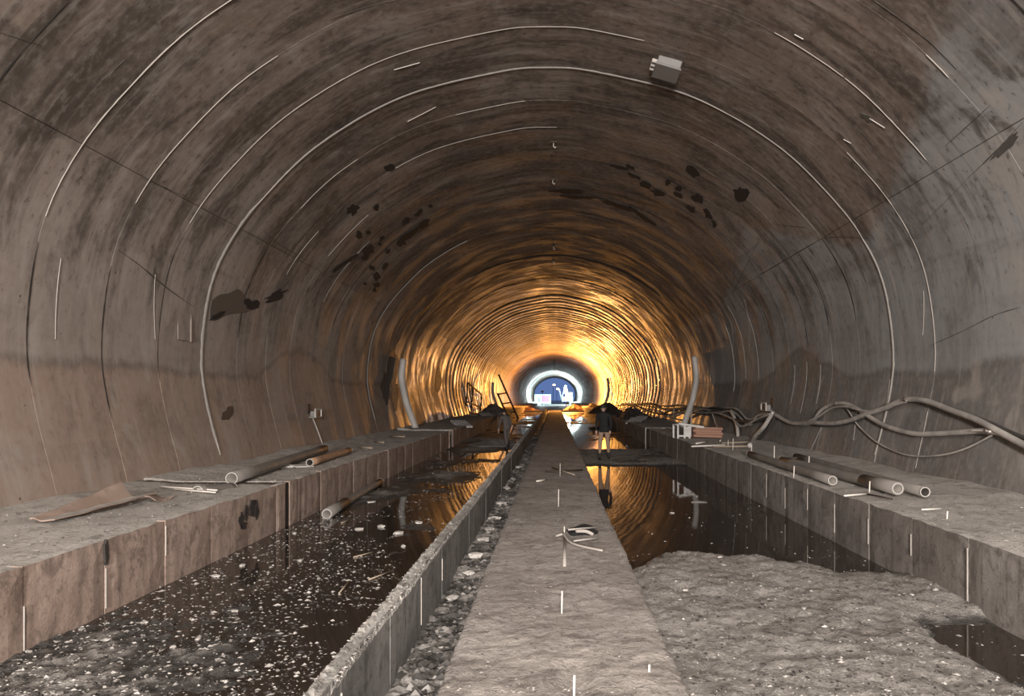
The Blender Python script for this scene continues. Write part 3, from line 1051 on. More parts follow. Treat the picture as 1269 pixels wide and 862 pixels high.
# ------------------------------------------------------------------ walkway
yw = np.concatenate([yspace(2.5, 26, 0.022, 1.008), yspace(26.3, 92, 0.3, 1.03)])
xw = np.linspace(X_WL, X_WR, 64)
Xw, Yw = np.meshgrid(xw, yw)
ed = np.minimum(Xw - X_WL, X_WR - Xw)
Zw = WZ + 0.022 * fbm(Xw * 2.2, Yw * 4.0, 41, 4) + 0.022 * fbm(Xw * 9, Yw * 16, 42, 4) + 0.016 * fbm(Xw * 26, Yw * 26, 43, 2)
Zw = Zw - 0.025 * sstep(0.05, 0.0, ed) * (0.6 + fbm(Xw * 14, Yw * 14, 44, 2))
Zw = Zw - 0.05 * np.exp(-((Xw - 0.13) / 0.10) ** 2 - ((Yw - 4.35) / 0.35) ** 2) - 0.03 * np.exp(-((Xw - 0.22) / 0.12) ** 2 - ((Yw - 9.0) / 0.25) ** 2)
jx = fbm(Yw * 5, Yw * 0 + 2, 46, 3) * 0.05
wk = link('walkway', grid_mesh('walkway', xw, yw, Zw, True, -0.3), M_WALK)
me = wk.data
for v in me.vertices:                      # frayed long edges
    if abs(v.co.x - X_WL) < 1e-4:
        v.co.x += 0.045 * float(fbm(np.array(v.co.y * 3.0), np.array(1.0), 46, 3))
    elif abs(v.co.x - X_WR) < 1e-4:
        v.co.x += 0.035 * float(fbm(np.array(v.co.y * 3.0), np.array(5.0), 47, 3))
tag(wk, kind='structure')

# ------------------------------------------------------------------ grit, stones and rubble


def stone_mesh(seed, flat=0.5):
    r_ = random.Random(seed)
    bm = bmesh.new()
    bmesh.ops.create_icosphere(bm, subdivisions=1, radius=1.0)
    for v in bm.verts:
        q = r_.uniform(0.65, 1.25)
        v.co = Vector((v.co.x * q * 1.1, v.co.y * q * 0.8, v.co.z * q * flat))
    me = bpy.data.meshes.new('stone')
    bm.to_mesh(me)
    bm.free()
    me.materials.append(M_STONE)
    return me


_o = [(1, 0, 0), (-0.3, 0.9, 0), (-0.8, -0.6, 0), (0.2, -0.9, 0.0), (0.1, 0.1, 1), (0, 0, -0.8)]
_of = [(0, 1, 4), (1, 2, 4), (2, 3, 4), (3, 0, 4), (1, 0, 5), (2, 1, 5), (3, 2, 5), (0, 3, 5)]


def scatter(name, count, pick, size, label, cat, seed, flat=(0.2, 0.6), mat=None):
    r_ = random.Random(seed)
    mb = MB()
    n = 0
    while n < count:
        p = pick(r_)
        if p is None:
            continue
        x, y, z = p
        s = size(r_, y)
        a = r_.uniform(0, 6.28)
        fl_ = r_.uniform(*flat)
        lx, ly = s * r_.uniform(0.7, 1.5), s * r_.uniform(0.5, 1.0)
        ca, sa = math.cos(a), math.sin(a)
        vs_ = []
        for (u, v, t_) in _o:
            u, v = u * lx * r_.uniform(0.7, 1.2), v * ly * r_.uniform(0.7, 1.2)
            vs_.append((x + u * ca - v * sa, y + u * sa + v * ca, z + t_ * s * fl_ * r_.uniform(0.6, 1.2)))
        mb.add(vs_, _of)
        n += 1
    o = mb.build(name, mat or M_STONE)
    return tag(o, label, cat, kind='stuff')


def fh(x, y):
    return float(floor_h(np.array(x), np.array(y)))


def pick_left(r_):
    y = 4.3 + 22 * r_.random() ** 2.0
    x = r_.uniform(X_BL + 0.03, X_KL - 0.05)
    d = 0.6 * float(vnoise(np.array(x * 1.6), np.array(y * 1.1), 77)) + 0.4 * float(vnoise(np.array(x * 5.5), np.array(y * 4.5), 78))
    thr = 0.15 + 0.45 * sstep(5.5, 12, y) + 0.25 * sstep(-2.2, -1.5, x)
    if d < thr * 0.9:
        return None
    return x, y, max(fh(x, y), -0.004) + 0.004


scatter('gravel', 9500, pick_left, lambda r_, y: r_.choice((0.006, 0.008, 0.010, 0.013, 0.017, 0.024)) * r_.uniform(0.7, 1.3), 'loose chips and grit poking out of the dark water in the left channel', 'gravel', 5)


def pick_right(r_):
    y = 4.4 + 12 * r_.random() ** 1.8
    x = r_.uniform(X_WR + 0.05, X_BR - 0.03)
    if y > 9 and r_.random() < 0.7:
        return None
    return x, y, max(fh(x, y), -0.004) + 0.002


scatter('gravel', 2600, pick_right, lambda r_, y: r_.choice((0.006, 0.009, 0.012, 0.02)) * r_.uniform(0.7, 1.3), 'loose stones strewn over the dry dirt in the right channel', 'gravel', 6)


def pick_trench(r_):
    y = 4.0 + 30 * r_.random() ** 2.0
    x = r_.uniform(X_KR + 0.02, X_WL - 0.02)
    return x, y, fh(x, y) + 0.01


scatter('rubble', 2600, pick_trench, lambda r_, y: r_.choice((0.010, 0.015, 0.02, 0.04, 0.06)) * r_.uniform(0.7, 1.3), 'dark broken rubble filling the trench between kerb and walkway', 'rubble', 8, mat=M_RUBBLE)



def pick_kerb(r_):
    y = 3.6 + 14 * r_.random() ** 1.8
    return X_KL + (r_.uniform(0.0, 0.05) if r_.random() < 0.7 else r_.uniform(0.085, 0.115)), y, 0.522


scatter('grit', 1500, pick_kerb, lambda r_, y: r_.choice((0.005, 0.007, 0.010, 0.013)), 'pale crumbs lying along the broken top of the kerb', 'grit', 11, mat=M_CRUMB)


def pick_walk(r_):
    y = 4.2 + 12 * r_.random() ** 1.8
    return r_.uniform(X_WL + 0.03, X_WR - 0.03), y, WZ + 0.004


scatter('grit', 900, pick_walk, lambda r_, y: r_.choice((0.004, 0.006, 0.009, 0.013)), 'crumbs of concrete scattered along the central walkway', 'grit', 9, mat=M_CRUMB)


def pick_bench(r_):
    y = 5 + 16 * r_.random() ** 1.6
    if r_.random() < 0.5:
        return r_.uniform(X_BL - 1.9, X_BL - 0.1), y, BZ + 0.012
    return r_.uniform(X_BR + 0.1, X_BR + 2.0), y, BZ + 0.012


scatter('grit', 2400, pick_bench, lambda r_, y: r_.choice((0.005, 0.008, 0.012, 0.018)), 'crumbs of concrete lying on the tops of both side benches', 'grit', 10, mat=M_CRUMB)

# larger stones that can be told apart
sm = [stone_mesh(k) for k in range(6)]
for i, (px, py, r_) in enumerate(((88, 748, 5), (58, 742, 5), (195, 726, 5), (132, 797, 6), (100, 779, 5), (245, 790, 5), (300, 700, 5), (268, 713, 6),
                                  (180, 770, 5), (365, 660, 4), (372, 694, 5), (36, 808, 5), (60, 812, 4), (215, 800, 5), (290, 757, 5), (395, 716, 4),
                                  (398, 602, 4), (460, 622, 5), (472, 652, 6), (520, 648, 5), (494, 660, 7), (500, 676, 5), (415, 812, 4), (445, 655, 5),
                                  (892, 699, 4), (1020, 704, 3), (1130, 746, 4), (833, 635, 3), (897, 708, 4), (850, 740, 4), (996, 765, 4), (1160, 742, 5))):
    p = on_plane(px, py, 0.01)
    s = r_ / FPX * p.y
    o = link('stone', sm[i % 6], None, fl)
    o.location = (p.x, p.y, max(fh(p.x, p.y), 0) + s * 0.15)
    o.scale = (s, s, s * 0.9)
    o.rotation_euler = (0, 0, random.uniform(0, 6))
# trench lumps
for i, (px, py, r_) in enumerate(((620, 622, 8), (612, 640, 8), (606, 655, 9), (598, 668, 8), (626, 604, 7), (631, 592, 6), (590, 690, 10), (582, 706, 9), (560, 735, 10), (637, 577, 5))):
    p = on_plane(px, py, 0.08)
    p.x = min(max(p.x, X_KR + 0.08), X_WL - 0.08)
    s = r_ / FPX * p.y
    o = link('stone', sm[(i + 2) % 6], None, fl)
    o.location = (p.x, p.y, fh(p.x, p.y) + s * 0.2)
    o.scale = (s, s, s)
    o.rotation_euler = (0, 0, random.uniform(0, 6))

# ------------------------------------------------------------------ pipes


def pipe(name, a, b, r, mat, label, cat='pipe', group=None, wall=0.012, sleeve=None, sag=0.0, shaded_bore=False):
    a, b = Vector(a), Vector(b)
    root = empty(name, a)
    tag(root, label, cat, group)
    pts = [a.lerp(b, k / 6) - a for k in range(7)]
    for k, p in enumerate(pts):
        p.z -= sag * math.sin(math.pi * k / 6)
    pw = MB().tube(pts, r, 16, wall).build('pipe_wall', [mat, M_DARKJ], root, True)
    if shaded_bore:                                               # bore painted dark for the shade inside the open pipe
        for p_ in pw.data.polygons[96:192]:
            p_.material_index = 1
    d = (b - a).normalized()
    for t_ in (0.0, 1.0):                                   # paler cut rim
        c = (b - a) * t_
        q = -0.004 if t_ == 0 else -0.016
        MB().tube([c + d * q, c + d * (q + 0.02)], r + 0.002, 16, wall + 0.003).build('cut_rim', M_PIPEIN, root, True)
    if sleeve:
        t0, t1 = sleeve
        MB().tube([(b - a) * t0, (b - a) * t1], r + 0.014, 16, 0.018).build('sleeve', mat, root, True)
    return root


pipe('drain_pipe', (-4.57, 10.45, 0.755), (-5.10, 16.4, 0.765), 0.085, M_PIPE, 'long dusty grey pipe lying along the left bench against the wall')
pipe('drain_pipe', (-4.38, 13.2, 0.735), (-4.53, 16.3, 0.735), 0.068, M_PIPEO, 'short orange-brown pipe lying in front of the grey pipe on the left bench', shaded_bore=True)
pipe('drain_pipe', (-4.70, 9.72, 0.635), (-4.55, 10.42, 0.60), 0.10, M_PIPE, 'pipe stub half sunk in the top of the left bench')
pipe('drain_pipe', (-3.58, 11.6, 0.07), (-3.78, 16.0, 0.075), 0.075, M_PIPE, 'grey pipe with thicker sleeved end lying in the water beside the left bench', sleeve=(0.0, 0.28))
pipe('drain_pipe', (4.55, 9.1, 0.735), (4.74, 14.6, 0.74), 0.062, M_PIPE, 'long pipe with dark open end, closest to the wall on the right bench', wall=0.010, shaded_bore=True)
pipe('drain_pipe', (4.33, 9.35, 0.745), (4.16, 13.6, 0.745), 0.072, M_PIPE, 'thick pipe in the middle of the three on the right bench', sleeve=(0.0, 0.22))
pipe('drain_pipe', (3.90, 10.4, 0.73), (4.02, 15.3, 0.73), 0.066, M_PIPE, 'pipe closest to the front edge of the right bench')
pipe('drain_pipe', (4.43, 9.5, 0.72), (4.52, 13.9, 0.72), 0.05, M_PIPE, 'thin pipe wedged between the two longer pipes on the right bench')


def riser(px_top, py_top, Y, side, r, label, z_end=BZ - 0.02):
    """pipe that stands on the bench and bends along the wall"""
    s_top, _ = on_wall(px_top, py_top)
    pts = []
    zs = np.linspace(float(prof(s_top)[1]), z_end, 9)
    for i, z in enumerate(zs):
        f = i / 8
        xw_ = np.interp(z, _pz[:240 // 2], -_px[:240 // 2]) if False else None
        half = np.interp(z - CAM_Z, [h[1] for h in _half], [h[0] for h in _half])
        x = XC + side * (half - r - 0.05 - 0.30 * f ** 1.5)
        pts.append(Vector((x, Y - 0.4 * f, z)))
    base = pts[-1].copy()
    root = empty('riser_pipe', base)
    tag(root, label, 'pipe', None)
    MB().tube([p - base for p in catmull(pts, 3)], r, 16, 0.02).build('pipe_wall', M_RISER, root, True)
    p0, p1 = pts[0] - base, pts[1] - base
    d = (p0 - p1).normalized()
    MB().tube([p0 - d * 0.04, p0 + d * 0.015], r + 0.008, 16, 0.03).build('rim', M_PIPEIN, root, True)
    mid = pts[3] - base
    MB().bar(mid, mid + Vector((side * (r + 0.45), 0, 0.0)), 0.05, 0.012).build('wall_strap', M_STEEL, root)
    return root


riser(500, 447, 30.3, -1, 0.135, 'pale curved pipe standing on the left bench against the wall beside a brown stain')
riser(863, 443, 31.5, 1, 0.125, 'pale curved pipe standing on the right bench behind the cables')
riser(757, 468, 82, 1, 0.16, 'distant dark curved pipe against the right wall in the golden light')
riser(609, 474, 74, -1, 0.14, 'distant dark curved pipe against the left wall next to the ladder')

# ------------------------------------------------------------------ scrap on the left bench


def curved_sheet(name, rows, thick, mat, label, cat):
    """rows: list of polylines (each the same number of points) from near to far"""
    n = len(rows[0])
    V, F = [], []
    for rw in rows:
        V += [Vector(p) for p in rw]
    m = len(V)
    V += [p - Vector((0, 0, thick)) for p in V]
    R = len(rows)
    for r in range(R - 1):
        for k in range(n - 1):
            a, b, c, d = r * n + k, r * n + k + 1, (r + 1) * n + k + 1, (r + 1) * n + k
            F += [(a, b, c, d), (m + d, m + c, m + b, m + a)]
    for k in range(n - 1):
        F += [(k + 1, k, m + k, m + k + 1), ((R - 1) * n + k, (R - 1) * n + k + 1, m + (R - 1) * n + k + 1, m + (R - 1) * n + k)]
    for r in range(R - 1):
        F += [(r * n, (r + 1) * n, m + (r + 1) * n, m + r * n), ((r + 1) * n + n - 1, r * n + n - 1, m + r * n + n - 1, m + (r + 1) * n + n - 1)]
    base = V[0].copy()
    o = link(name, mesh_of(name, [v - base for v in V], F), mat)
    o.location = base
    return tag(o, label, cat)


rows = []
for i in range(9):
    f = i / 8
    y = 7.32 + 1.45 * f
    h = 0.02 + 0.19 * f ** 1.2
    xl = -5.20 + 0.03 * f
    wd_ = 0.75 + 0.25 * f
    rw = []
    for k, (dx, dz) in enumerate(((0, 1.0), (0.03, 1.04), (0.07, 0.80), (0.115, 0.42), (0.155, 0.16), (0.18, 0.12), (0.25, 0.26), (0.33, 0.30))):
        rw.append((xl + dx * wd_, y + 0.01 * math.sin(k * 1.3 + i) + (0.22 * f if k > 4 else 0), BZ + 0.035 + h * dz + 0.006 * math.sin(i * 2.1 + k)))
    rows.append(rw)
sh = curved_sheet('bent_sheet', rows, 0.012, [M_SHEET, M_RIDGE], 'long bent rusty sheet lying on the left bench by the wall', 'scrap')
for i_, p_ in enumerate(sh.data.polygons):                  # the lower flange is paler than the upper flap
    if i_ < 112 and (i_ // 2) % 7 >= 4:
        p_.material_index = 1
rows = []
for i in range(4):
    y = 8.75 + 0.15 * i
    rows.append([(-4.96 + 0.08 * k, y, BZ + 0.04 + 0.05 * math.sin(k * 1.1 + i)) for k in range(4)])
curved_sheet('crumpled_scrap', rows, 0.008, M_SHEET, 'small crumpled scrap of sheet beside the long bent sheet', 'scrap')


def rod(name, a, b, r, mat, label, cat='rod', group=None, mid=None):
    a, b = Vector(a), Vector(b)
    pts = [Vector((0, 0, 0)), (b - a)]
    if mid is not None:
        pts = catmull([Vector((0, 0, 0)), Vector(mid) - a, b - a], 4)
    o = MB().tube(pts, r, 6).build(name, mat, None, True)
    o.location = a
    return tag(o, label, cat, group)


rod('thin_rod', (-5.30, 9.95, 0.70), (-4.45, 9.75, 0.675), 0.012, M_REBAR, 'pale thin rod lying across the left bench, the longer of two', group=None)
rod('thin_rod', (-5.05, 9.80, 0.685), (-4.38, 9.55, 0.672), 0.010, M_REBAR, 'pale thin rod lying across the left bench, the shorter of two')
for i, (px, py) in enumerate(((348, 578), (356, 577), (372, 577))):
    p = on_plane(px, py, BZ + 0.02)
    o = MB().box((-0.09 - 0.05 * (i == 2), -0.14, -0.012), (0.09 + 0.10 * (i == 2), 0.14, 0.012)).build('white_scrap', M_WHITE, None, False, 0.003)
    o.location = p
    o.rotation_euler = (0.05, 0.03, 0.4 * i)
    tag(o, ('white flat scrap on the left bench, left of three by the orange pipe', 'white flat scrap on the left bench, middle of three by the orange pipe', 'long white flat scrap on the left bench under the orange pipe')[i], 'scrap')
for i, (px, py, l) in enumerate(((452, 555, 0.5), (470, 548, 0.4), (425, 560, 0.3), (492, 541, 0.6))):
    p = on_plane(px, py, BZ + 0.03)
    rod('stick', p + Vector((-l * 0.5, 0.3, 0)), p + Vector((l * 0.5, -0.3, 0.02)), 0.02, M_WOOD, ('stick lying on the left bench past the orange pipe', 'stick lying on the left bench below the wall curve', 'stick beside the far end of the orange pipe', 'stick on the left bench in front of the pale curved pipe')[i], 'stick')


def wall_bracket(px, py, label, cord):
    s, Y = on_wall(px, py)
    p = W(s, Y, 0.0)
    side = -1 if p.x < 0 else 1
    root = empty('wall_bracket', p)
    tag(root, label, 'bracket')
    i = -side
    MB().box((min(0, i * 0.22), -0.24, -0.11), (max(0, i * 0.22), 0.24, -0.085)).build('shelf', M_GREYBOX, root)
    MB().bar((i * 0.20, -0.24, -0.1), (i * 0.20, -0.24, 0.12), 0.03, 0.03).bar((i * 0.20, 0.24, -0.1), (i * 0.20, 0.24, 0.12), 0.03, 0.03).bar((i * 0.20, -0.24, 0.11), (i * 0.20, 0.24, 0.11), 0.03, 0.03).build('rail', M_PALE, root)
    MB().box((min(i * 0.02, i * 0.14), -0.10, -0.085), (max(i * 0.02, i * 0.14), 0.16, 0.06)).build('socket_box', M_GREYBOX, root, False, 0.008)
    MB().box((min(0, i * 0.03), -0.30, 0.0), (max(0, i * 0.03), -0.14, 0.25)).build('back_plate', M_STEEL, root)
    if cord:
        pts = []
        for (qx, qy) in cord:
            ss, _ = on_wall(qx, qy)
            pts.append(W(ss, Y + 0.1 * len(pts), 0.02) - p)
        MB().tube(catmull(pts, 4), 0.014, 6).build('cord', M_PALE, root, True)
    return root


wall_bracket(385, 512, 'small socket box on a bracket with a hanging cord on the left wall', [(376, 518), (380, 530), (385, 545), (389, 556)])
wall_bracket(955, 504, 'small socket box on a bracket above the cables on the right wall', None)
# shallow cover plate on the left wall
s, Y = on_wall(228, 403)
p = W(s, Y, 0.0)
o = MB().box((0, -0.22, -0.26), (0.012, 0.22, 0.26)).box((0.0, 0.20, -0.27), (0.03, 0.235, 0.27)).build('cover_plate', M_LIN)
o.location = p
tag(o, 'thin rectangular cover plate set on the left wall', 'plate')

# ------------------------------------------------------------------ ladder, frame and heaps further in on the left
la = empty('ladder', on_plane(642, 519, 0.0))
tag(la, 'dark steel ladder leaning over the left bench in golden light', 'ladder')
base = la.location
A0, A1 = at(642, 518, 67) - base, at(618, 464, 67.6) - base
B0, B1 = at(631, 520, 67.2) - base, at(616.5, 487, 67.8) - base
MB().bar(A0, A1, 0.13, 0.13).build('rail', M_STEEL, la)
MB().bar(B0, B1, 0.13, 0.13).build('rail', M_STEEL, la)
for ta, tb in ((0.58, 0.96), (0.36, 0.60), (0.14, 0.30)):
    MB().bar(A0.lerp(A1, ta), B0.lerp(B1, tb), 0.10, 0.12).build('rung', M_STEEL, la)

fr_ = empty('steel_frame', on_plane(582, 516, BZ))
tag(fr_, 'dark rectangular steel frame leaning on the left wall', 'frame')
base = fr_.location
c0, c1, c2, c3 = (at(577, 510, 52) - base, at(595, 513, 57) - base, at(597, 489, 58) - base, at(580, 474, 53) - base)
for a, b in ((c0, c1), (c1, c2), (c2, c3), (c3, c0), (c0.lerp(c3, 0.35), c1.lerp(c2, 0.35)), (c0.lerp(c1, 0.35), c3.lerp(c2, 0.35))):
    MB().bar(a, b, 0.09, 0.09).build('bar', M_STEEL, fr_)


def heap(name, cx, cy, cz, rx, ry, h, mat, label, cat, seed):
    n, m = 18, 6
    r_ = random.Random(seed)
    V, F = [(0, 0, h)], []
    for j in range(1, m + 1):
        f = j / m
        for k in range(n):
            a = 2 * math.pi * k / n
            q = 1 + 0.25 * math.sin(3 * a + seed) * f + r_.uniform(-0.12, 0.12)
            V.append((rx * f * q * math.cos(a), ry * f * q * math.sin(a), h * (1 - f ** 1.6) * (1 + r_.uniform(-0.2, 0.2)) - (0.06 if j == m else 0)))
    for k in range(n):
        k2 = (k + 1) % n
        F.append((0, 1 + k, 1 + k2))
        for j in range(m - 1):
            a, b = 1 + j * n, 1 + (j + 1) * n
            F.append((a + k, b + k, b + k2, a + k2))
    o = link(name, mesh_of(name, V, F), mat)
    o.location = (cx, cy, cz)
    return tag(o, label, cat)


heap('tarp_heap', -4.35, 52.5, BZ, 1.0, 1.6, 0.75, M_TARP, 'dark heap of tarp and spoil at the bench end below the ladder', 'heap', 3)
heap('spoil_heap', 4.2, 60, BZ, 1.3, 5.0, 0.75, M_TARP, 'dark heap of spoil on the right bench where the golden light begins', 'heap', 5)
heap('spoil_heap', 4.6, 44, BZ, 1.0, 3.5, 0.6, M_TARP, 'low dark heap under the cables on the far right bench', 'heap', 8)
heap('spoil_heap', -2.3, 29.5, 0.0, 1.2, 2.0, 0.22, M_DIRT, 'low wet mound of grit in the left channel near the standing person', 'mound', 9)
for i, (px, py) in enumerate(((603, 514), (572, 525), (787, 521), (792, 519))):
    p = on_plane(px, py, BZ + 0.05)
    o = MB().box((-0.35, -0.5, -0.04), (0.35, 0.5, 0.04)).build('pale_board', M_WHITE, None, False, 0.01)
    o.location = p
    o.rotation_euler = (0.25, 0.0, 0.5 if i < 2 else -0.4)
    tag(o, ('pale board on the left bench in front of the dark heap', 'pale board on the left bench below the steel frame', 'pale board on the far right bench, left of a pair', 'pale board on the far right bench, right of a pair')[i], 'board')

# ------------------------------------------------------------------ cables on the right wall


def z6(x, y):
    return 800 + x / 2.706, 420 + y / 2.706


def cable(pts, r, mat, label, off=0.05, group=None, jitter=0.0, name='cable', free=None):
    """cable hung along the wall; pts are photograph directions of points on the wall"""
    out = []
    for i, (px, py) in enumerate(pts):
        s, Y = on_wall(px, py)
        q = W(s, Y, off + (random.uniform(-jitter, jitter)))
        if free and i in free:
            q = free[i]
        out.append(q)
    base = out[0].copy()
    o = MB().tube([p - base for p in catmull(out, 6)], r, 8).build(name, mat, None, True)
    o.location = base
    return tag(o, label, 'cable', group)


cable([z6(*q) for q in ((440, 250), (490, 280), (560, 285), (600, 240), (650, 218), (700, 224), (760, 262), (820, 295), (900, 318), (960, 322), (1060, 317), (1150, 312), (1200, 318))],
      0.042, M_CABLE, 'thick pale cable arching up then sagging between two hooks on the right wall', 0.07)
cable([z6(*q) for q in ((440, 253), (500, 284), (560, 283), (640, 286), (700, 275), (760, 252), (820, 234), (870, 211), (920, 205), (970, 214), (1050, 245), (1130, 275), (1200, 312), (1275, 352), (1340, 385))],
      0.048, M_CABLE, 'thickest pale cable sweeping over the highest hook down to the right', 0.09)
cable([z6(*q) for q in ((820, 238), (880, 207), (930, 207), (1000, 222), (1100, 258), (1170, 284), (1280, 332), (1360, 355))],
      0.026, M_CABLED, 'thin dark cable riding above the thickest cable at the right', 0.06)
cable([z6(*q) for q in ((560, 280), (600, 262), (640, 236), (690, 230), (730, 240), (770, 246), (840, 228), (900, 212))],
      0.026, M_CABLE, 'thin cable crossing over between the two arches', 0.12)
cable([z6(*q) for q in ((672, 222), (690, 245), (720, 290), (780, 345), (850, 380), (900, 393), (960, 395), (1030, 386), (1100, 363), (1178, 322))],
      0.014, M_CABLE, 'thin wire hanging in a deep loop below the cables', 0.05)
cable([z6(*q) for q in ((570, 290), (640, 290), (700, 280), (745, 262))], 0.03, M_CABLED, 'dark cable end running behind the first arch', 0.05)
cable([z6(*q) for q in ((1130, 316), (1160, 316), (1195, 320))], 0.014, M_REBAR, 'short pale tie at the cable crossing', 0.16)
bp = on_plane(929, 552, BZ + 0.05)
cable([z6(445, 250), z6(435, 265), z6(412, 300), z6(382, 332), (929, 552)], 0.06, M_RISER, 'broad pale hose dropping from the cables to the right bench', 0.14, free={4: bp})
cable([z6(300, 244), z6(312, 268), z6(322, 300), z6(325, 338)], 0.055, M_RISER, 'pale hose hanging straight from the cable bundle, wider of two', 0.14)
cable([z6(232, 243), z6(240, 270), z6(252, 300), z6(275, 330)], 0.03, M_CABLE, 'narrow cable hanging from the bundle in a curve', 0.12)
cable([z6(*q) for q in ((445, 256), (420, 300), (385, 340), (345, 352))], 0.03, M_CABLED, 'dark cable hanging alongside the broad pale hose', 0.06)
cable([z6(*q) for q in ((172, 233), (170, 260), (168, 290))], 0.03, M_RISER, 'short pale strip hanging below the far cable bundle', 0.2)
cable([z6(*q) for q in ((110, 236), (106, 255), (112, 275))], 0.03, M_CABLE, 'short strip hanging left of the pale curved pipe', 0.2)
far_pts = [(440, 256), (400, 262), (350, 280), (300, 244), (250, 240), (200, 238), (160, 236), (110, 232), (60, 228), (10, 224), (-40, 222), (-90, 222)]
for k in range(5):
    r_ = random.Random(k)
    pts = [(q[0] + r_.uniform(-12, 12) * (q[0] < 440), q[1] + (q[0] < 430) * (5.5 * (k - 2) + r_.uniform(-2.0, 8.0) * (1 + k * 0.5))) for q in far_pts]
    cable([z6(*q) for q in pts], 0.035 + 0.01 * (k % 2), M_CABLED if k % 2 else M_CABLE,
          ('uppermost', 'second from the top', 'middle one', 'second from the bottom', 'lowest')[k] + ' of the five tangled cables bundled along the far right wall', 0.05 + 0.03 * k, 'cables in the far bundle')
for i, (x, y) in enumerate(((660, 222), (900, 209), (440, 252), (1180, 318))):
    s, Y = on_wall(*z6(x, y))
    p = W(s, Y, 0)
    root = MB().tube([(0, 0, 0), (-0.12, 0, -0.01), (-0.17, 0, 0.02), (-0.18, 0, 0.07)], 0.012, 6).build('cable_hook', M_STEEL, None, True)
    root.location = p
    tag(root, ('steel hook holding the top of the first cable arch', 'steel hook holding the highest cable arch', 'steel hook above the broad pale hose', 'steel hook at the right end of the sagging cable')[i], 'hook')

# ------------------------------------------------------------------ white trestle and red boards on the right bench
tb = on_plane(845, 543, BZ)
tr = empty('trestle', tb)
tag(tr, 'small white wooden trestle frame at the edge of the right bench', 'trestle')
for dx, dy in ((-0.12, 0.0), (0.08, 0.0), (0.24, 0.05), (-0.20, 0.35)):
    MB().box((dx - 0.025, dy - 0.025, 0), (dx + 0.025, dy + 0.025, 0.42)).build('leg', M_WHITE, tr)
MB().box((-0.16, -0.03, 0.40), (0.62, 0.05, 0.46), Matrix.Rotation(0.14, 4, 'Y')).build('top_rail', M_WHITE, tr)
MB().box((-0.12, -0.02, 0.05), (0.10, 0.02, 0.10)).build('cross_rail', M_WHITE, tr)
MB().box((0.08, -0.015, 0.05), (0.28, 0.02, 0.36)).build('side_board', M_WHITE, tr)
MB().bar((-0.20, 0.35, 0.40), (-0.14, 0.0, 0.42), 0.04, 0.05).build('side_rail', M_WHITE, tr)
for k in range(4):
    o = MB().box((-0.45, -0.10, 0), (0.45, 0.10, 0.075)).build('red_board', M_BRICK, None, False, 0.006)
    o.location = (tb.x + 0.78 + 0.05 * (k % 2), tb.y + 0.1 + 0.03 * k, BZ + 0.03 + 0.077 * k)
    o.rotation_euler = (0, 0.04, 0.15 + 0.1 * (k % 2))
    tag(o, ('reddish board at the bottom of the stack beside the white trestle', 'reddish board second from the bottom of the stack beside the trestle', 'reddish board second from the top of the stack beside the trestle', 'reddish board on top of the stack beside the white trestle')[k], 'board', 'stacked red boards')
for i, (px, py, l, a) in enumerate(((878, 552, 0.9, 0.2), (905, 553, 0.8, -0.3), (870, 548, 0.7, 0.9), (915, 548, 0.9, 0.1), (893, 545, 0.6, 1.3))):
    p = on_plane(px, py, BZ + 0.05)
    v = Vector((math.cos(a), math.sin(a), 0.03)) * l / 2
    rod('loose_stick', p - v, p + v, 0.022, M_WOOD if i % 2 else M_REBAR,
        ('loose stick by the red boards, nearest the bench edge', 'loose stick below the narrow hanging cable', 'short loose stick leaning at the red boards', 'loose stick below the wider hanging hose', 'shortest loose stick behind the red boards')[i], 'stick')

# ------------------------------------------------------------------ rebar stakes
st_right = [((974, 591), 577, 'beside the front pipe, in the bench edge'), ((1002, 584), 565, 'behind the pipe closest to the bench edge'), ((959, 574), 552, 'near the far ends of the pipes'),
            ((1077, 612), 596, 'in front of the thick middle pipe'), ((1173, 642), 633, 'alone, short, past the dark open pipe end'), ((908, 557), 543, 'under the hanging hoses'),
            ((902, 553), 545, 'shortest under the hanging hoses'), ((931, 560), 551, 'where the broad hose touches the bench')]
for (px, py), pt, where in st_right:
    b = on_plane(px, py, BZ)
    b.x = max(b.x, X_BR + 0.06)
    h = (py - pt) / FPX * b.y
    rod('rebar_stake', (b.x, b.y, BZ - 0.05), (b.x + 0.01, b.y, BZ + h), 0.009, M_REBAR, 'thin upright rebar stake on the right bench, ' + where, 'stake', None)
st_walk = [((711, 866), 836, 'nearest the camera'), ((696, 760), 732, 'second from the camera'), ((699, 664), 652, 'rising from the bent rods'), ((692, 628), 606, 'just beyond the bent rods'),
           ((804, 832), 823, 'short, near the right edge'), ((694, 590), 574, 'at the far crossed rods')]
for (px, py), pt, where in st_walk:
    b = on_plane(px, py, WZ)
    h = (py - pt) / FPX * b.y
    rod('rebar_stake', (b.x, b.y, WZ - 0.05), (b.x + 0.004, b.y, WZ + h), 0.0075, M_REBAR, 'thin upright rebar stake in the walkway, ' + where, 'stake', None)


def wp(px, py, dz=0.02):
    return on_plane(px, py, WZ + dz)


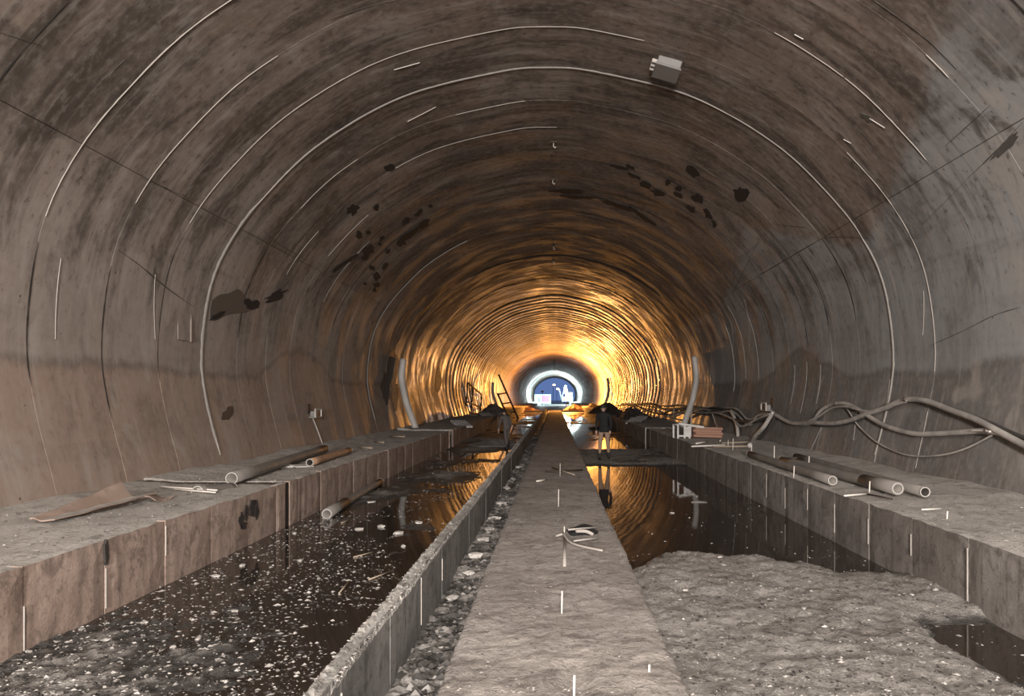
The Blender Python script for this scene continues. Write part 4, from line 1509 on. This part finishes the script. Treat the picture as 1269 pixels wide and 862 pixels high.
rod('bent_rod', wp(698, 660, 0.05), wp(747, 682, 0.02), 0.013, M_FIN, 'bent pale rod lying on the walkway, the lowest and longest of the tangle', 'rod', None, wp(709, 673, 0.03))
rod('bent_rod', wp(704, 656, 0.06), wp(740, 653, 0.04), 0.012, M_FIN, 'straight pale rod along the far side of the tangle on the walkway', 'rod')
rod('bent_rod', wp(714, 658, 0.05), wp(735, 662, 0.02), 0.022, M_FIN, 'stubby thick rod in the middle of the tangle on the walkway', 'rod', None, wp(726, 658, 0.06))
rod('bent_rod', wp(711, 670, 0.03), wp(742, 666, 0.02), 0.010, M_FIN, 'thin rod between the longest and the stubby one on the walkway', 'rod')
rod('bent_rod', wp(689, 664, 0.01), wp(698, 661, 0.04), 0.014, M_FIN, 'short rod end left of the stake at the tangle', 'rod')
rod('bent_rod', wp(700, 665, 0.02), wp(699.5, 701, 0.01), 0.016, M_FIN, 'straight rod lying lengthwise on the walkway towards the camera', 'rod')
heap('shadow_lump', 0.36, 9.35, WZ, 0.2, 0.38, 0.05, M_JACKET, 'dark lump standing in for the shadow under the bent rods on the walkway', 'shadow_lump', 4)  # low black mound painted in as the shadow beneath the rods
rod('crossed_rod', wp(676, 584, 0.03), wp(722, 582, 0.03), 0.02, M_STEEL, 'dark rod lying across the walkway at the far stake', 'rod')
rod('crossed_rod', wp(684, 579, 0.03), wp(712, 588, 0.03), 0.016, M_WOOD, 'pale rod crossing the dark one on the walkway', 'rod')
rod('crossed_rod', wp(665, 596, 0.03), wp(677, 594, 0.03), 0.02, M_REBAR, 'short stub lying left of the crossed rods', 'rod')
# loose rods on the right bench
rod('flat_rod', on_plane(1046, 614, BZ + 0.03), on_plane(1080, 611, BZ + 0.02), 0.012, M_REBAR, 'pale rod lying on the right bench below the pipes', 'rod')
rod('flat_rod', on_plane(1142, 631, BZ + 0.03), on_plane(1166, 630, BZ + 0.03), 0.010, M_REBAR, 'pale rod lying on the right bench past the pipe ends', 'rod')
rod('flat_rod', on_plane(1075, 612, BZ + 0.03), on_plane(1106, 618, BZ + 0.02), 0.012, M_STEEL, 'dark rod lying on the right bench below the pipe ends', 'rod')
for i, (px, py) in enumerate(((423, 648), (438, 690), (457, 718), (420, 735))):
    p = on_plane(px, py, 0.01)
    d = Vector((random.uniform(-0.1, 0.25), random.uniform(0.1, 0.5), 0.01))
    rod('twig', p, p + d, 0.008, M_WOOD, ('twig floating in the left channel, farthest of four', 'twig floating in the left channel, second farthest of four', 'twig floating in the left channel close to the kerb', 'twig floating in the left channel, nearest of four')[i], 'twig')

# ------------------------------------------------------------------ on the vault
s, Y = on_wall(826, 80)
p = W(s, Y, 0)
root = empty('junction_box', p)
tag(root, 'grey metal junction box with cut conduit stubs on the vault', 'box')
x2, z2_ = prof(s + 0.3)
tilt = math.atan2(float(z2_) - p.z, float(x2) - p.x)
root.rotation_euler = (0, -tilt, 0)
MB().box((-0.17, -0.26, -0.13), (0.24, 0.26, 0.02)).build('box_body', M_GREYBOX, root, False, 0.015)
MB().box((-0.19, -0.275, -0.155), (0.26, 0.275, -0.128)).build('lid', M_GREYBOX, root, False, 0.006)
for k in range(3):
    MB().tube([(-0.17, -0.16 + 0.15 * k, -0.07), (-0.26, -0.16 + 0.15 * k, -0.07)], 0.035, 10, 0.01).build('conduit_stub', M_PALE, root, True)
for i, (px, py, lab) in enumerate(((686, 176, 'nearest'), (685, 222, 'second nearest'), (686, 305, 'third nearest'), (686, 323, 'farthest'))):
    s, Y = on_wall(px, py)
    p = W(s, Y, 0)
    root = empty('ceiling_anchor', p)
    tag(root, 'small hook plate hanging from the crown of the vault, %s of four' % lab, 'hook', 'hooks along the crown')
    MB().box((-0.07, -0.07, -0.03), (0.07, 0.07, 0.02)).build('plate', M_STEEL, root)
    MB().tube([(0, 0, -0.02), (0, 0, -0.10), (0.03, 0, -0.14), (0.06, 0, -0.11)], 0.014, 6).build('hook', M_PALE, root, True)
# dark seam down the far crown
MB().bar((XC, 118, 7.93), (XC, 168, 7.93), 0.22, 0.02).build('crown_seam', M_DARKJ, ROOTS['C'])
# short struck marks of cement on the vault (proud splinters)
for a, b in (((488, 86), (520, 77)), ((1078, 146), (1097, 158)), ((1046, 172), (1055, 177)), ((505, 150), (540, 132)), ((985, 42), (996, 48))):
    (sa, ya), (sb, yb) = on_wall(*a), on_wall(*b)
    MB().bar(W(sa, ya, 0.01), W(sb, yb, 0.01), 0.012, 0.012).build('cement_splinter', M_PALE, root_at(sa))

# ------------------------------------------------------------------ people


def person(name, loc, rz, height, bend, label, top, legs, cap, stride=0.12):
    """one continuous skinned body; joints in metres for a 1.75 m figure, scaled to height"""
    root = empty(name, loc, rz)
    tag(root, label, 'person')
    k = height / 1.75
    J = {}
    J['pelvis'] = ((0, 0, 0.95), (0.15, 0.105))
    J['waist'] = ((0, 0.02 + 0.10 * bend, 1.10), (0.14, 0.10))
    J['chest'] = ((0, 0.03 + 0.32 * bend, 1.32 - 0.06 * bend), (0.165, 0.115))
    J['neckb'] = ((0, 0.03 + 0.46 * bend, 1.47 - 0.12 * bend), (0.075, 0.07))
    J['neck'] = ((0, 0.05 + 0.53 * bend, 1.53 - 0.14 * bend), (0.055, 0.058))
    J['head'] = ((0, 0.07 + 0.60 * bend, 1.63 - 0.18 * bend), (0.075, 0.092))
    J['crown'] = ((0, 0.06 + 0.64 * bend, 1.70 - 0.19 * bend), (0.062, 0.078))
    E = [('pelvis', 'waist'), ('waist', 'chest'), ('chest', 'neckb'), ('neckb', 'neck'), ('neck', 'head'), ('head', 'crown')]
    hands = {}
    for sd, nm_ in ((-1, 'l'), (1, 'r')):
        st = stride * sd
        J['hip' + nm_] = ((sd * 0.095, 0, 0.90), (0.095, 0.095))
        J['knee' + nm_] = ((sd * 0.105, st * 0.6 + 0.03, 0.50), (0.062, 0.064))
        J['calf' + nm_] = ((sd * 0.108, st * 0.8, 0.35), (0.058, 0.060))
        J['ankle' + nm_] = ((sd * 0.11, st - 0.02, 0.09), (0.042, 0.045))
        J['heel' + nm_] = ((sd * 0.112, st - 0.02, 0.045), (0.042, 0.042))
        J['toe' + nm_] = ((sd * 0.125, st + 0.17, 0.035), (0.045, 0.032))
        E += [('pelvis', 'hip' + nm_), ('hip' + nm_, 'knee' + nm_), ('knee' + nm_, 'calf' + nm_), ('calf' + nm_, 'ankle' + nm_), ('ankle' + nm_, 'heel' + nm_), ('heel' + nm_, 'toe' + nm_)]
        yb, zb = 0.03 + 0.42 * bend, 1.42 - 0.11 * bend
        J['sho' + nm_] = ((sd * 0.19, yb, zb), (0.068, 0.066))
        J['elb' + nm_] = ((sd * 0.245, yb - 0.02 - st * 0.3, zb - 0.29), (0.048, 0.048))
        J['wri' + nm_] = ((sd * 0.235, yb + 0.07 - st * 0.4, zb - 0.53), (0.031, 0.035))
        J['palm' + nm_] = ((sd * 0.23, yb + 0.085 - st * 0.4, zb - 0.61), (0.022, 0.042))
        E += [('chest', 'sho' + nm_), ('sho' + nm_, 'elb' + nm_), ('elb' + nm_, 'wri' + nm_), ('wri' + nm_, 'palm' + nm_)]
        hands[sd] = J['palm' + nm_][0]
    names = list(J)
    me = bpy.data.meshes.new('body')
    me.from_pydata([tuple(c * k for c in J[n_][0]) for n_ in names], [(names.index(a), names.index(b)) for a, b in E], [])
    o = bpy.data.objects.new('body', me)
    C.objects.link(o)
    sk = o.modifiers.new('skin', 'SKIN')
    lay = me.skin_vertices[0].data if me.skin_vertices else None
    if lay is None:
        bm = bmesh.new()
        bm.from_mesh(me)
        bm.verts.layers.skin.verify()
        bm.to_mesh(me)
        bm.free()
        lay = me.skin_vertices[0].data
    for i, n_ in enumerate(names):
        r_ = J[n_][1]
        lay[i].radius = (r_[0] * k, r_[1] * k)
        lay[i].use_root = (n_ == 'pelvis')
    sb = o.modifiers.new('sub', 'SUBSURF')
    sb.levels = sb.render_levels = 2
    bpy.context.view_layer.update()
    ev = o.evaluated_get(bpy.context.evaluated_depsgraph_get())
    body = bpy.data.meshes.new_from_object(ev)
    bpy.data.objects.remove(o)
    bm = bmesh.new()
    bm.from_mesh(body)
    # fingers: short tapered chains rooted in the palm; thumb from its side
    mb = MB()
    for sd, (hx, hy, hz) in hands.items():
        for f in range(4):
            L = (0.070, 0.080, 0.075, 0.058)[f]
            y0 = hy + 0.030 - 0.020 * f
            mb.tube([(hx * k, y0 * k, (hz - 0.025) * k), ((hx - sd * 0.005) * k, y0 * k, (hz - 0.03 - L * 0.5) * k), ((hx - sd * 0.022) * k, (y0 + 0.006) * k, (hz - 0.03 - L) * k)], [0.0095 * k, 0.009 * k, 0.0065 * k], 6)
        mb.tube([(hx * k, (hy + 0.035) * k, (hz + 0.01) * k), ((hx - sd * 0.012) * k, (hy + 0.065) * k, (hz - 0.025) * k), ((hx - sd * 0.015) * k, (hy + 0.070) * k, (hz - 0.06) * k)], [0.012 * k, 0.010 * k, 0.007 * k], 6)
    hx, hy, hz = J['head'][0]
    mb.tube([(0, (hy + 0.085) * k, (hz + 0.01) * k), (0, (hy + 0.115) * k, (hz - 0.028) * k)], [0.010 * k, 0.016 * k], 6)          # nose
    for sd in (-1, 1):
        mb.tube([(sd * 0.074 * k, hy * k, (hz - 0.03) * k), (sd * 0.086 * k, (hy - 0.005) * k, (hz + 0.0) * k), (sd * 0.078 * k, hy * k, (hz + 0.03) * k)], [0.010 * k, 0.014 * k, 0.008 * k], 6)
    tmp = mesh_of('tmp', mb.v, mb.f)
    bm.from_mesh(tmp)
    bm.to_mesh(body)
    bm.free()
    for m_ in (top, legs, M_BOOT, M_SKIN):
        body.materials.append(m_)
    zh, zw_ = J['neck'][0][2] * k, (J['wril'][0][2] + 0.02) * k
    for p_ in body.polygons:
        p_.use_smooth = True
        c = p_.center
        if c.z > zh:
            p_.material_index = 3
        elif abs(c.x) > 0.19 * k and c.z < zw_:
            p_.material_index = 3
        elif c.z > 0.96 * k or abs(c.x) > 0.19 * k:
            p_.material_index = 0
        elif c.z > 0.22 * k:
            p_.material_index = 1
        else:
            p_.material_index = 2
    link('body', body, None, root)
    # hair or cap, eyes, mouth, jacket hem
    M = Matrix.Translation((hx * k, (hy - 0.008) * k, (hz + 0.022) * k)) @ Matrix.Diagonal((k * 0.90, k * 1.12, k, 1))
    MB().lathe([(0.101, -0.035), (0.104, 0.0), (0.100, 0.04), (0.08, 0.078), (0.045, 0.098), (0.006, 0.105)], 14, M).build('cap' if cap else 'hair', M_HAIR, root, True)
    for sd in (-1, 1):
        MB().lathe([(0.004, -0.009), (0.011, -0.004), (0.011, 0.004), (0.004, 0.009)], 8, Matrix.Translation((sd * 0.03 * k, (hy + 0.092) * k, (hz + 0.004) * k))).build('eye', M_HAIR, root, True)
    MB().box((-0.025 * k, (hy + 0.085) * k, (hz - 0.062) * k), (0.025 * k, (hy + 0.10) * k, (hz - 0.054) * k)).build('mouth', M_BRICK, root)
    MB().lathe([(0.165 * k, 0.86 * k), (0.168 * k, 0.92 * k), (0.158 * k, 1.02 * k), (0.15 * k, 1.05 * k)], 16, Matrix.Diagonal((1.05, 0.80, 1, 1))).build('jacket_hem', top, root, True)
    return root


person('person', (1.47, 22.2, 0.03), math.radians(160), 1.68, 0.05, 'person in a black jacket and tan trousers standing in the right channel', M_JACKET, M_TAN, False)
person('person', (-1.76, 27.0, 0.0), math.radians(35), 1.50, 0.30, 'person in grey work clothes stooping in the left channel by the kerb', M_GREYC, M_GREYC, True, 0.16)

# ------------------------------------------------------------------ the far end: lamp stand, beams, rig, container, portal yard
# timber beams laid across at the end of the walkway
for i, (x0, x1, yy, lab) in enumerate(((-5.0, -0.9, 93.5, 'long bright timber beam across the floor left of the walkway end'), (-0.2, 4.4, 93.8, 'long bright timber beam across the floor right of the walkway end'))):
    o = MB().box((x0, -0.15, 0), (x1, 0.15, 0.22)).build('timber_beam', M_WOOD, None, False, 0.02)
    o.location = (0, yy, 0.02)
    tag(o, lab, 'beam')

LX, LY, LZ = 1.62, 99.0, 2.25
root = empty('sodium_lamp', (LX, LY, 0.0))
tag(root, 'glaring sodium work lamp on a tripod at the far end of the walkway', 'lamp')
MB().tube([(0, 0, 0.9), (0, 0, LZ - 0.3)], 0.04, 8).build('pole', M_STEEL, root)
for a in range(3):
    MB().tube([(0, 0, 1.1), (0.7 * math.cos(a * 2.09 + 0.5), 0.7 * math.sin(a * 2.09 + 0.5), 0.0)], 0.03, 6).build('leg', M_STEEL, root)
MB().lathe([(0.10, -0.34), (0.16, -0.30), (0.10, -0.24)], 12, Matrix.Translation((0, 0, LZ))).build('socket', M_STEEL, root)
MB().lathe([(0.06, -0.24), (0.22, -0.12), (0.25, 0.02), (0.18, 0.16), (0.05, 0.22)], 14, Matrix.Translation((0, 0, LZ))).build('bulb', M_SODIUM, root, True)
lo = lamp('sodium_light', 'POINT', (0, 0, LZ + 0.45), 10500, SODIUM, size=0.25)
lo.parent = root
# rubble round the lamp
heap('spoil_heap', 2.6, 97.0, 0.0, 1.6, 1.6, 0.9, M_BRICK, 'brown spoil heap lit orange under the sodium lamp', 'heap', 12)
heap('spoil_heap', 4.6, 92.0, BZ, 0.7, 1.8, 0.55, M_WOOD, 'heap of splintered timber on the right bench end lit golden', 'heap', 14)
heap('spoil_heap', -3.6, 96.0, 0.0, 1.6, 1.5, 0.6, M_BRICK, 'brown spoil heap on the floor left of the walkway end', 'heap', 15)

# white-lit last stretch: floodlight masts near the portal
for i, (x, y, lab) in enumerate(((-2.9, 168.0, 'cool white floodlight mast on the left near the portal'), (3.4, 182.0, 'cool white floodlight mast on the right near the portal'))):
    root = empty('floodlight', (x, y, 0.0))
    tag(root, lab, 'floodlight')
    MB().tube([(0, 0, 0), (0, 0, 3.0)], 0.06, 8).build('mast', M_STEEL, root)
    MB().box((-0.3, -0.12, 3.0), (0.3, 0.10, 3.4)).build('housing', M_STEEL, root)
    MB().box((-0.26, 0.10, 3.04), (0.26, 0.13, 3.36)).build('lens', M_COOL, root)
    f = lamp('floodlight_beam', 'SPOT', (0, 0.3, 3.2), 45000, (0.52, 0.88, 1.0), size=0.3, spot_size=math.radians(160), spot_blend=0.3)
    f.parent = root
    f.rotation_euler = (math.radians(92), 0, 0)
    f = lamp('floodlight_spill', 'POINT', (0, 0, 4.2), 700, (0.92, 0.95, 1.0), size=0.4)
    f.parent = root

gr = MB().box((-60, Y_END, -0.6), (60, 420, 0.0)).build('ground', M_GROUND)
tag(gr, kind='structure')

# white container with a pink side panel
root = empty('site_container', (-3.3, 196.0, 0.0))
root.scale = (1.15, 1.15, 1.15)
tag(root, 'white site container with a pink panel near the portal', 'container')
MB().box((-1.9, 0, 0.12), (1.9, 2.4, 2.3)).build('body', M_WHITEV, root, False, 0.04)
MB().box((-0.1, -0.04, 0.55), (1.6, 0.0, 2.05)).build('panel', M_PINK, root)
MB().box((-1.0, -0.05, 0.5), (-0.65, 0.0, 2.0)).build('window', M_GLASSD, root)
MB().box((-0.42, -0.05, 0.6), (-0.18, 0.0, 2.0)).build('door', M_GLASSD, root)
for x in (-1.6, 1.4):
    MB().box((x, 0.2, 0), (x + 0.3, 2.2, 0.14)).build('skid', M_STEEL, root)

# drilling rig: tracked carrier, white lattice mast and drum
root = empty('drilling_rig', (3.3, 204.0, 0.0))
f = lamp('rig_light', 'POINT', (-0.45, -2.0, 5.5), 3500, (0.86, 0.94, 1.0), size=0.3)
f.parent = root
tag(root, 'white drilling rig with a tapering mast and round drum near the portal', 'rig')
MB().box((-1.5, -2.2, 0.7), (1.6, 2.2, 2.0)).build('carrier', M_WHITEV, root, False, 0.08)
MB().box((0.2, -2.0, 2.0), (1.5, 0.2, 3.2)).build('cab', M_WHITEV, root, False, 0.06)
MB().box((0.3, -2.03, 2.2), (1.4, -2.0, 3.0)).build('cab_window', M_GLASSD, root)
for x in (-1.7, 1.3):
    MB().box((x, -2.4, 0.0), (x + 0.5, 2.4, 0.75)).build('track', M_TYRE, root, False, 0.15)
MB().bar((-1.4, -1.0, 1.9), (-0.5, -1.0, 5.2), 0.22, 0.22).build('mast_leg', M_WHITEV, root)
MB().bar((0.5, -1.0, 1.9), (-0.4, -1.0, 5.2), 0.22, 0.22).build('mast_leg', M_WHITEV, root)
MB().bar((-1.1, -1.0, 3.0), (0.2, -1.0, 3.0), 0.15, 0.15).build('mast_tie', M_WHITEV, root)
MB().lathe([(0.62, -0.15), (0.62, 0.15)], 16, Matrix.Translation((-0.45, -1.25, 3.5)) @ Matrix.Rotation(math.pi / 2, 4, 'X')).build('drum', M_WHITEV, root)
MB().lathe([(0.3, -0.2), (0.3, 0.2)], 12, Matrix.Translation((-0.45, -1.28, 3.5)) @ Matrix.Rotation(math.pi / 2, 4, 'X')).build('drum_hub', M_GLASSD, root)
MB().bar((-1.5, -0.5, 1.0), (-2.2, -1.5, 4.0), 0.2, 0.2).build('boom', M_WHITEV, root)

# street lamps outside, far beyond the portal
for i, (px, py, Y, lab) in enumerate(((685.5, 477, 330, 'orange street lamp outside the portal, the higher one'), (690, 482, 300, 'orange street lamp outside the portal, the lower one'))):
    p = at(px, py, Y)
    root = empty('street_lamp', (p.x, Y, 0))
    tag(root, lab, 'street lamp')
    MB().tube([(0, 0, 0), (0, 0, p.z)], 0.09, 8).build('pole', M_STEEL, root)
    MB().tube([(0, 0, p.z - 0.05), (0.5, 0, p.z + 0.1)], 0.06, 6).build('arm', M_STEEL, root)
    MB().lathe([(0.1, -0.35), (0.55, -0.12), (0.55, 0.12), (0.1, 0.35)], 12, Matrix.Translation((0.4, -0.2, p.z + 0.1))).build('head', M_STREET, root, True)

# repeats of a kind carry one group phrase
kinds = {'drain_pipe': 'drain pipes lying about the benches and channels', 'riser_pipe': 'curved pipes standing along the walls', 'rebar_stake': 'rebar stakes', 'bent_rod': 'rods tangled on the walkway',
         'crossed_rod': 'rods at the far stake on the walkway', 'flat_rod': 'rods lying on the right bench', 'thin_rod': 'rods lying on the left bench', 'stick': 'sticks on the left bench',
         'loose_stick': 'sticks on the right bench', 'twig': 'twigs in the left channel', 'white_scrap': 'white scraps on the left bench', 'pale_board': 'pale boards on the benches',
         'cable': 'cables on the right wall', 'cable_hook': 'hooks holding the cables', 'wall_bracket': 'socket boxes on the walls', 'spoil_heap': 'heaps of spoil', 'person': 'people in the tunnel',
         'timber_beam': 'timber beams across the floor', 'floodlight': 'floodlights near the portal', 'street_lamp': 'street lamps outside the portal'}
for o in bpy.context.scene.objects:
    if o.parent is None and 'category' in o and 'group' not in o and o.name.split('.')[0] in kinds:
        o['group'] = kinds[o.name.split('.')[0]]
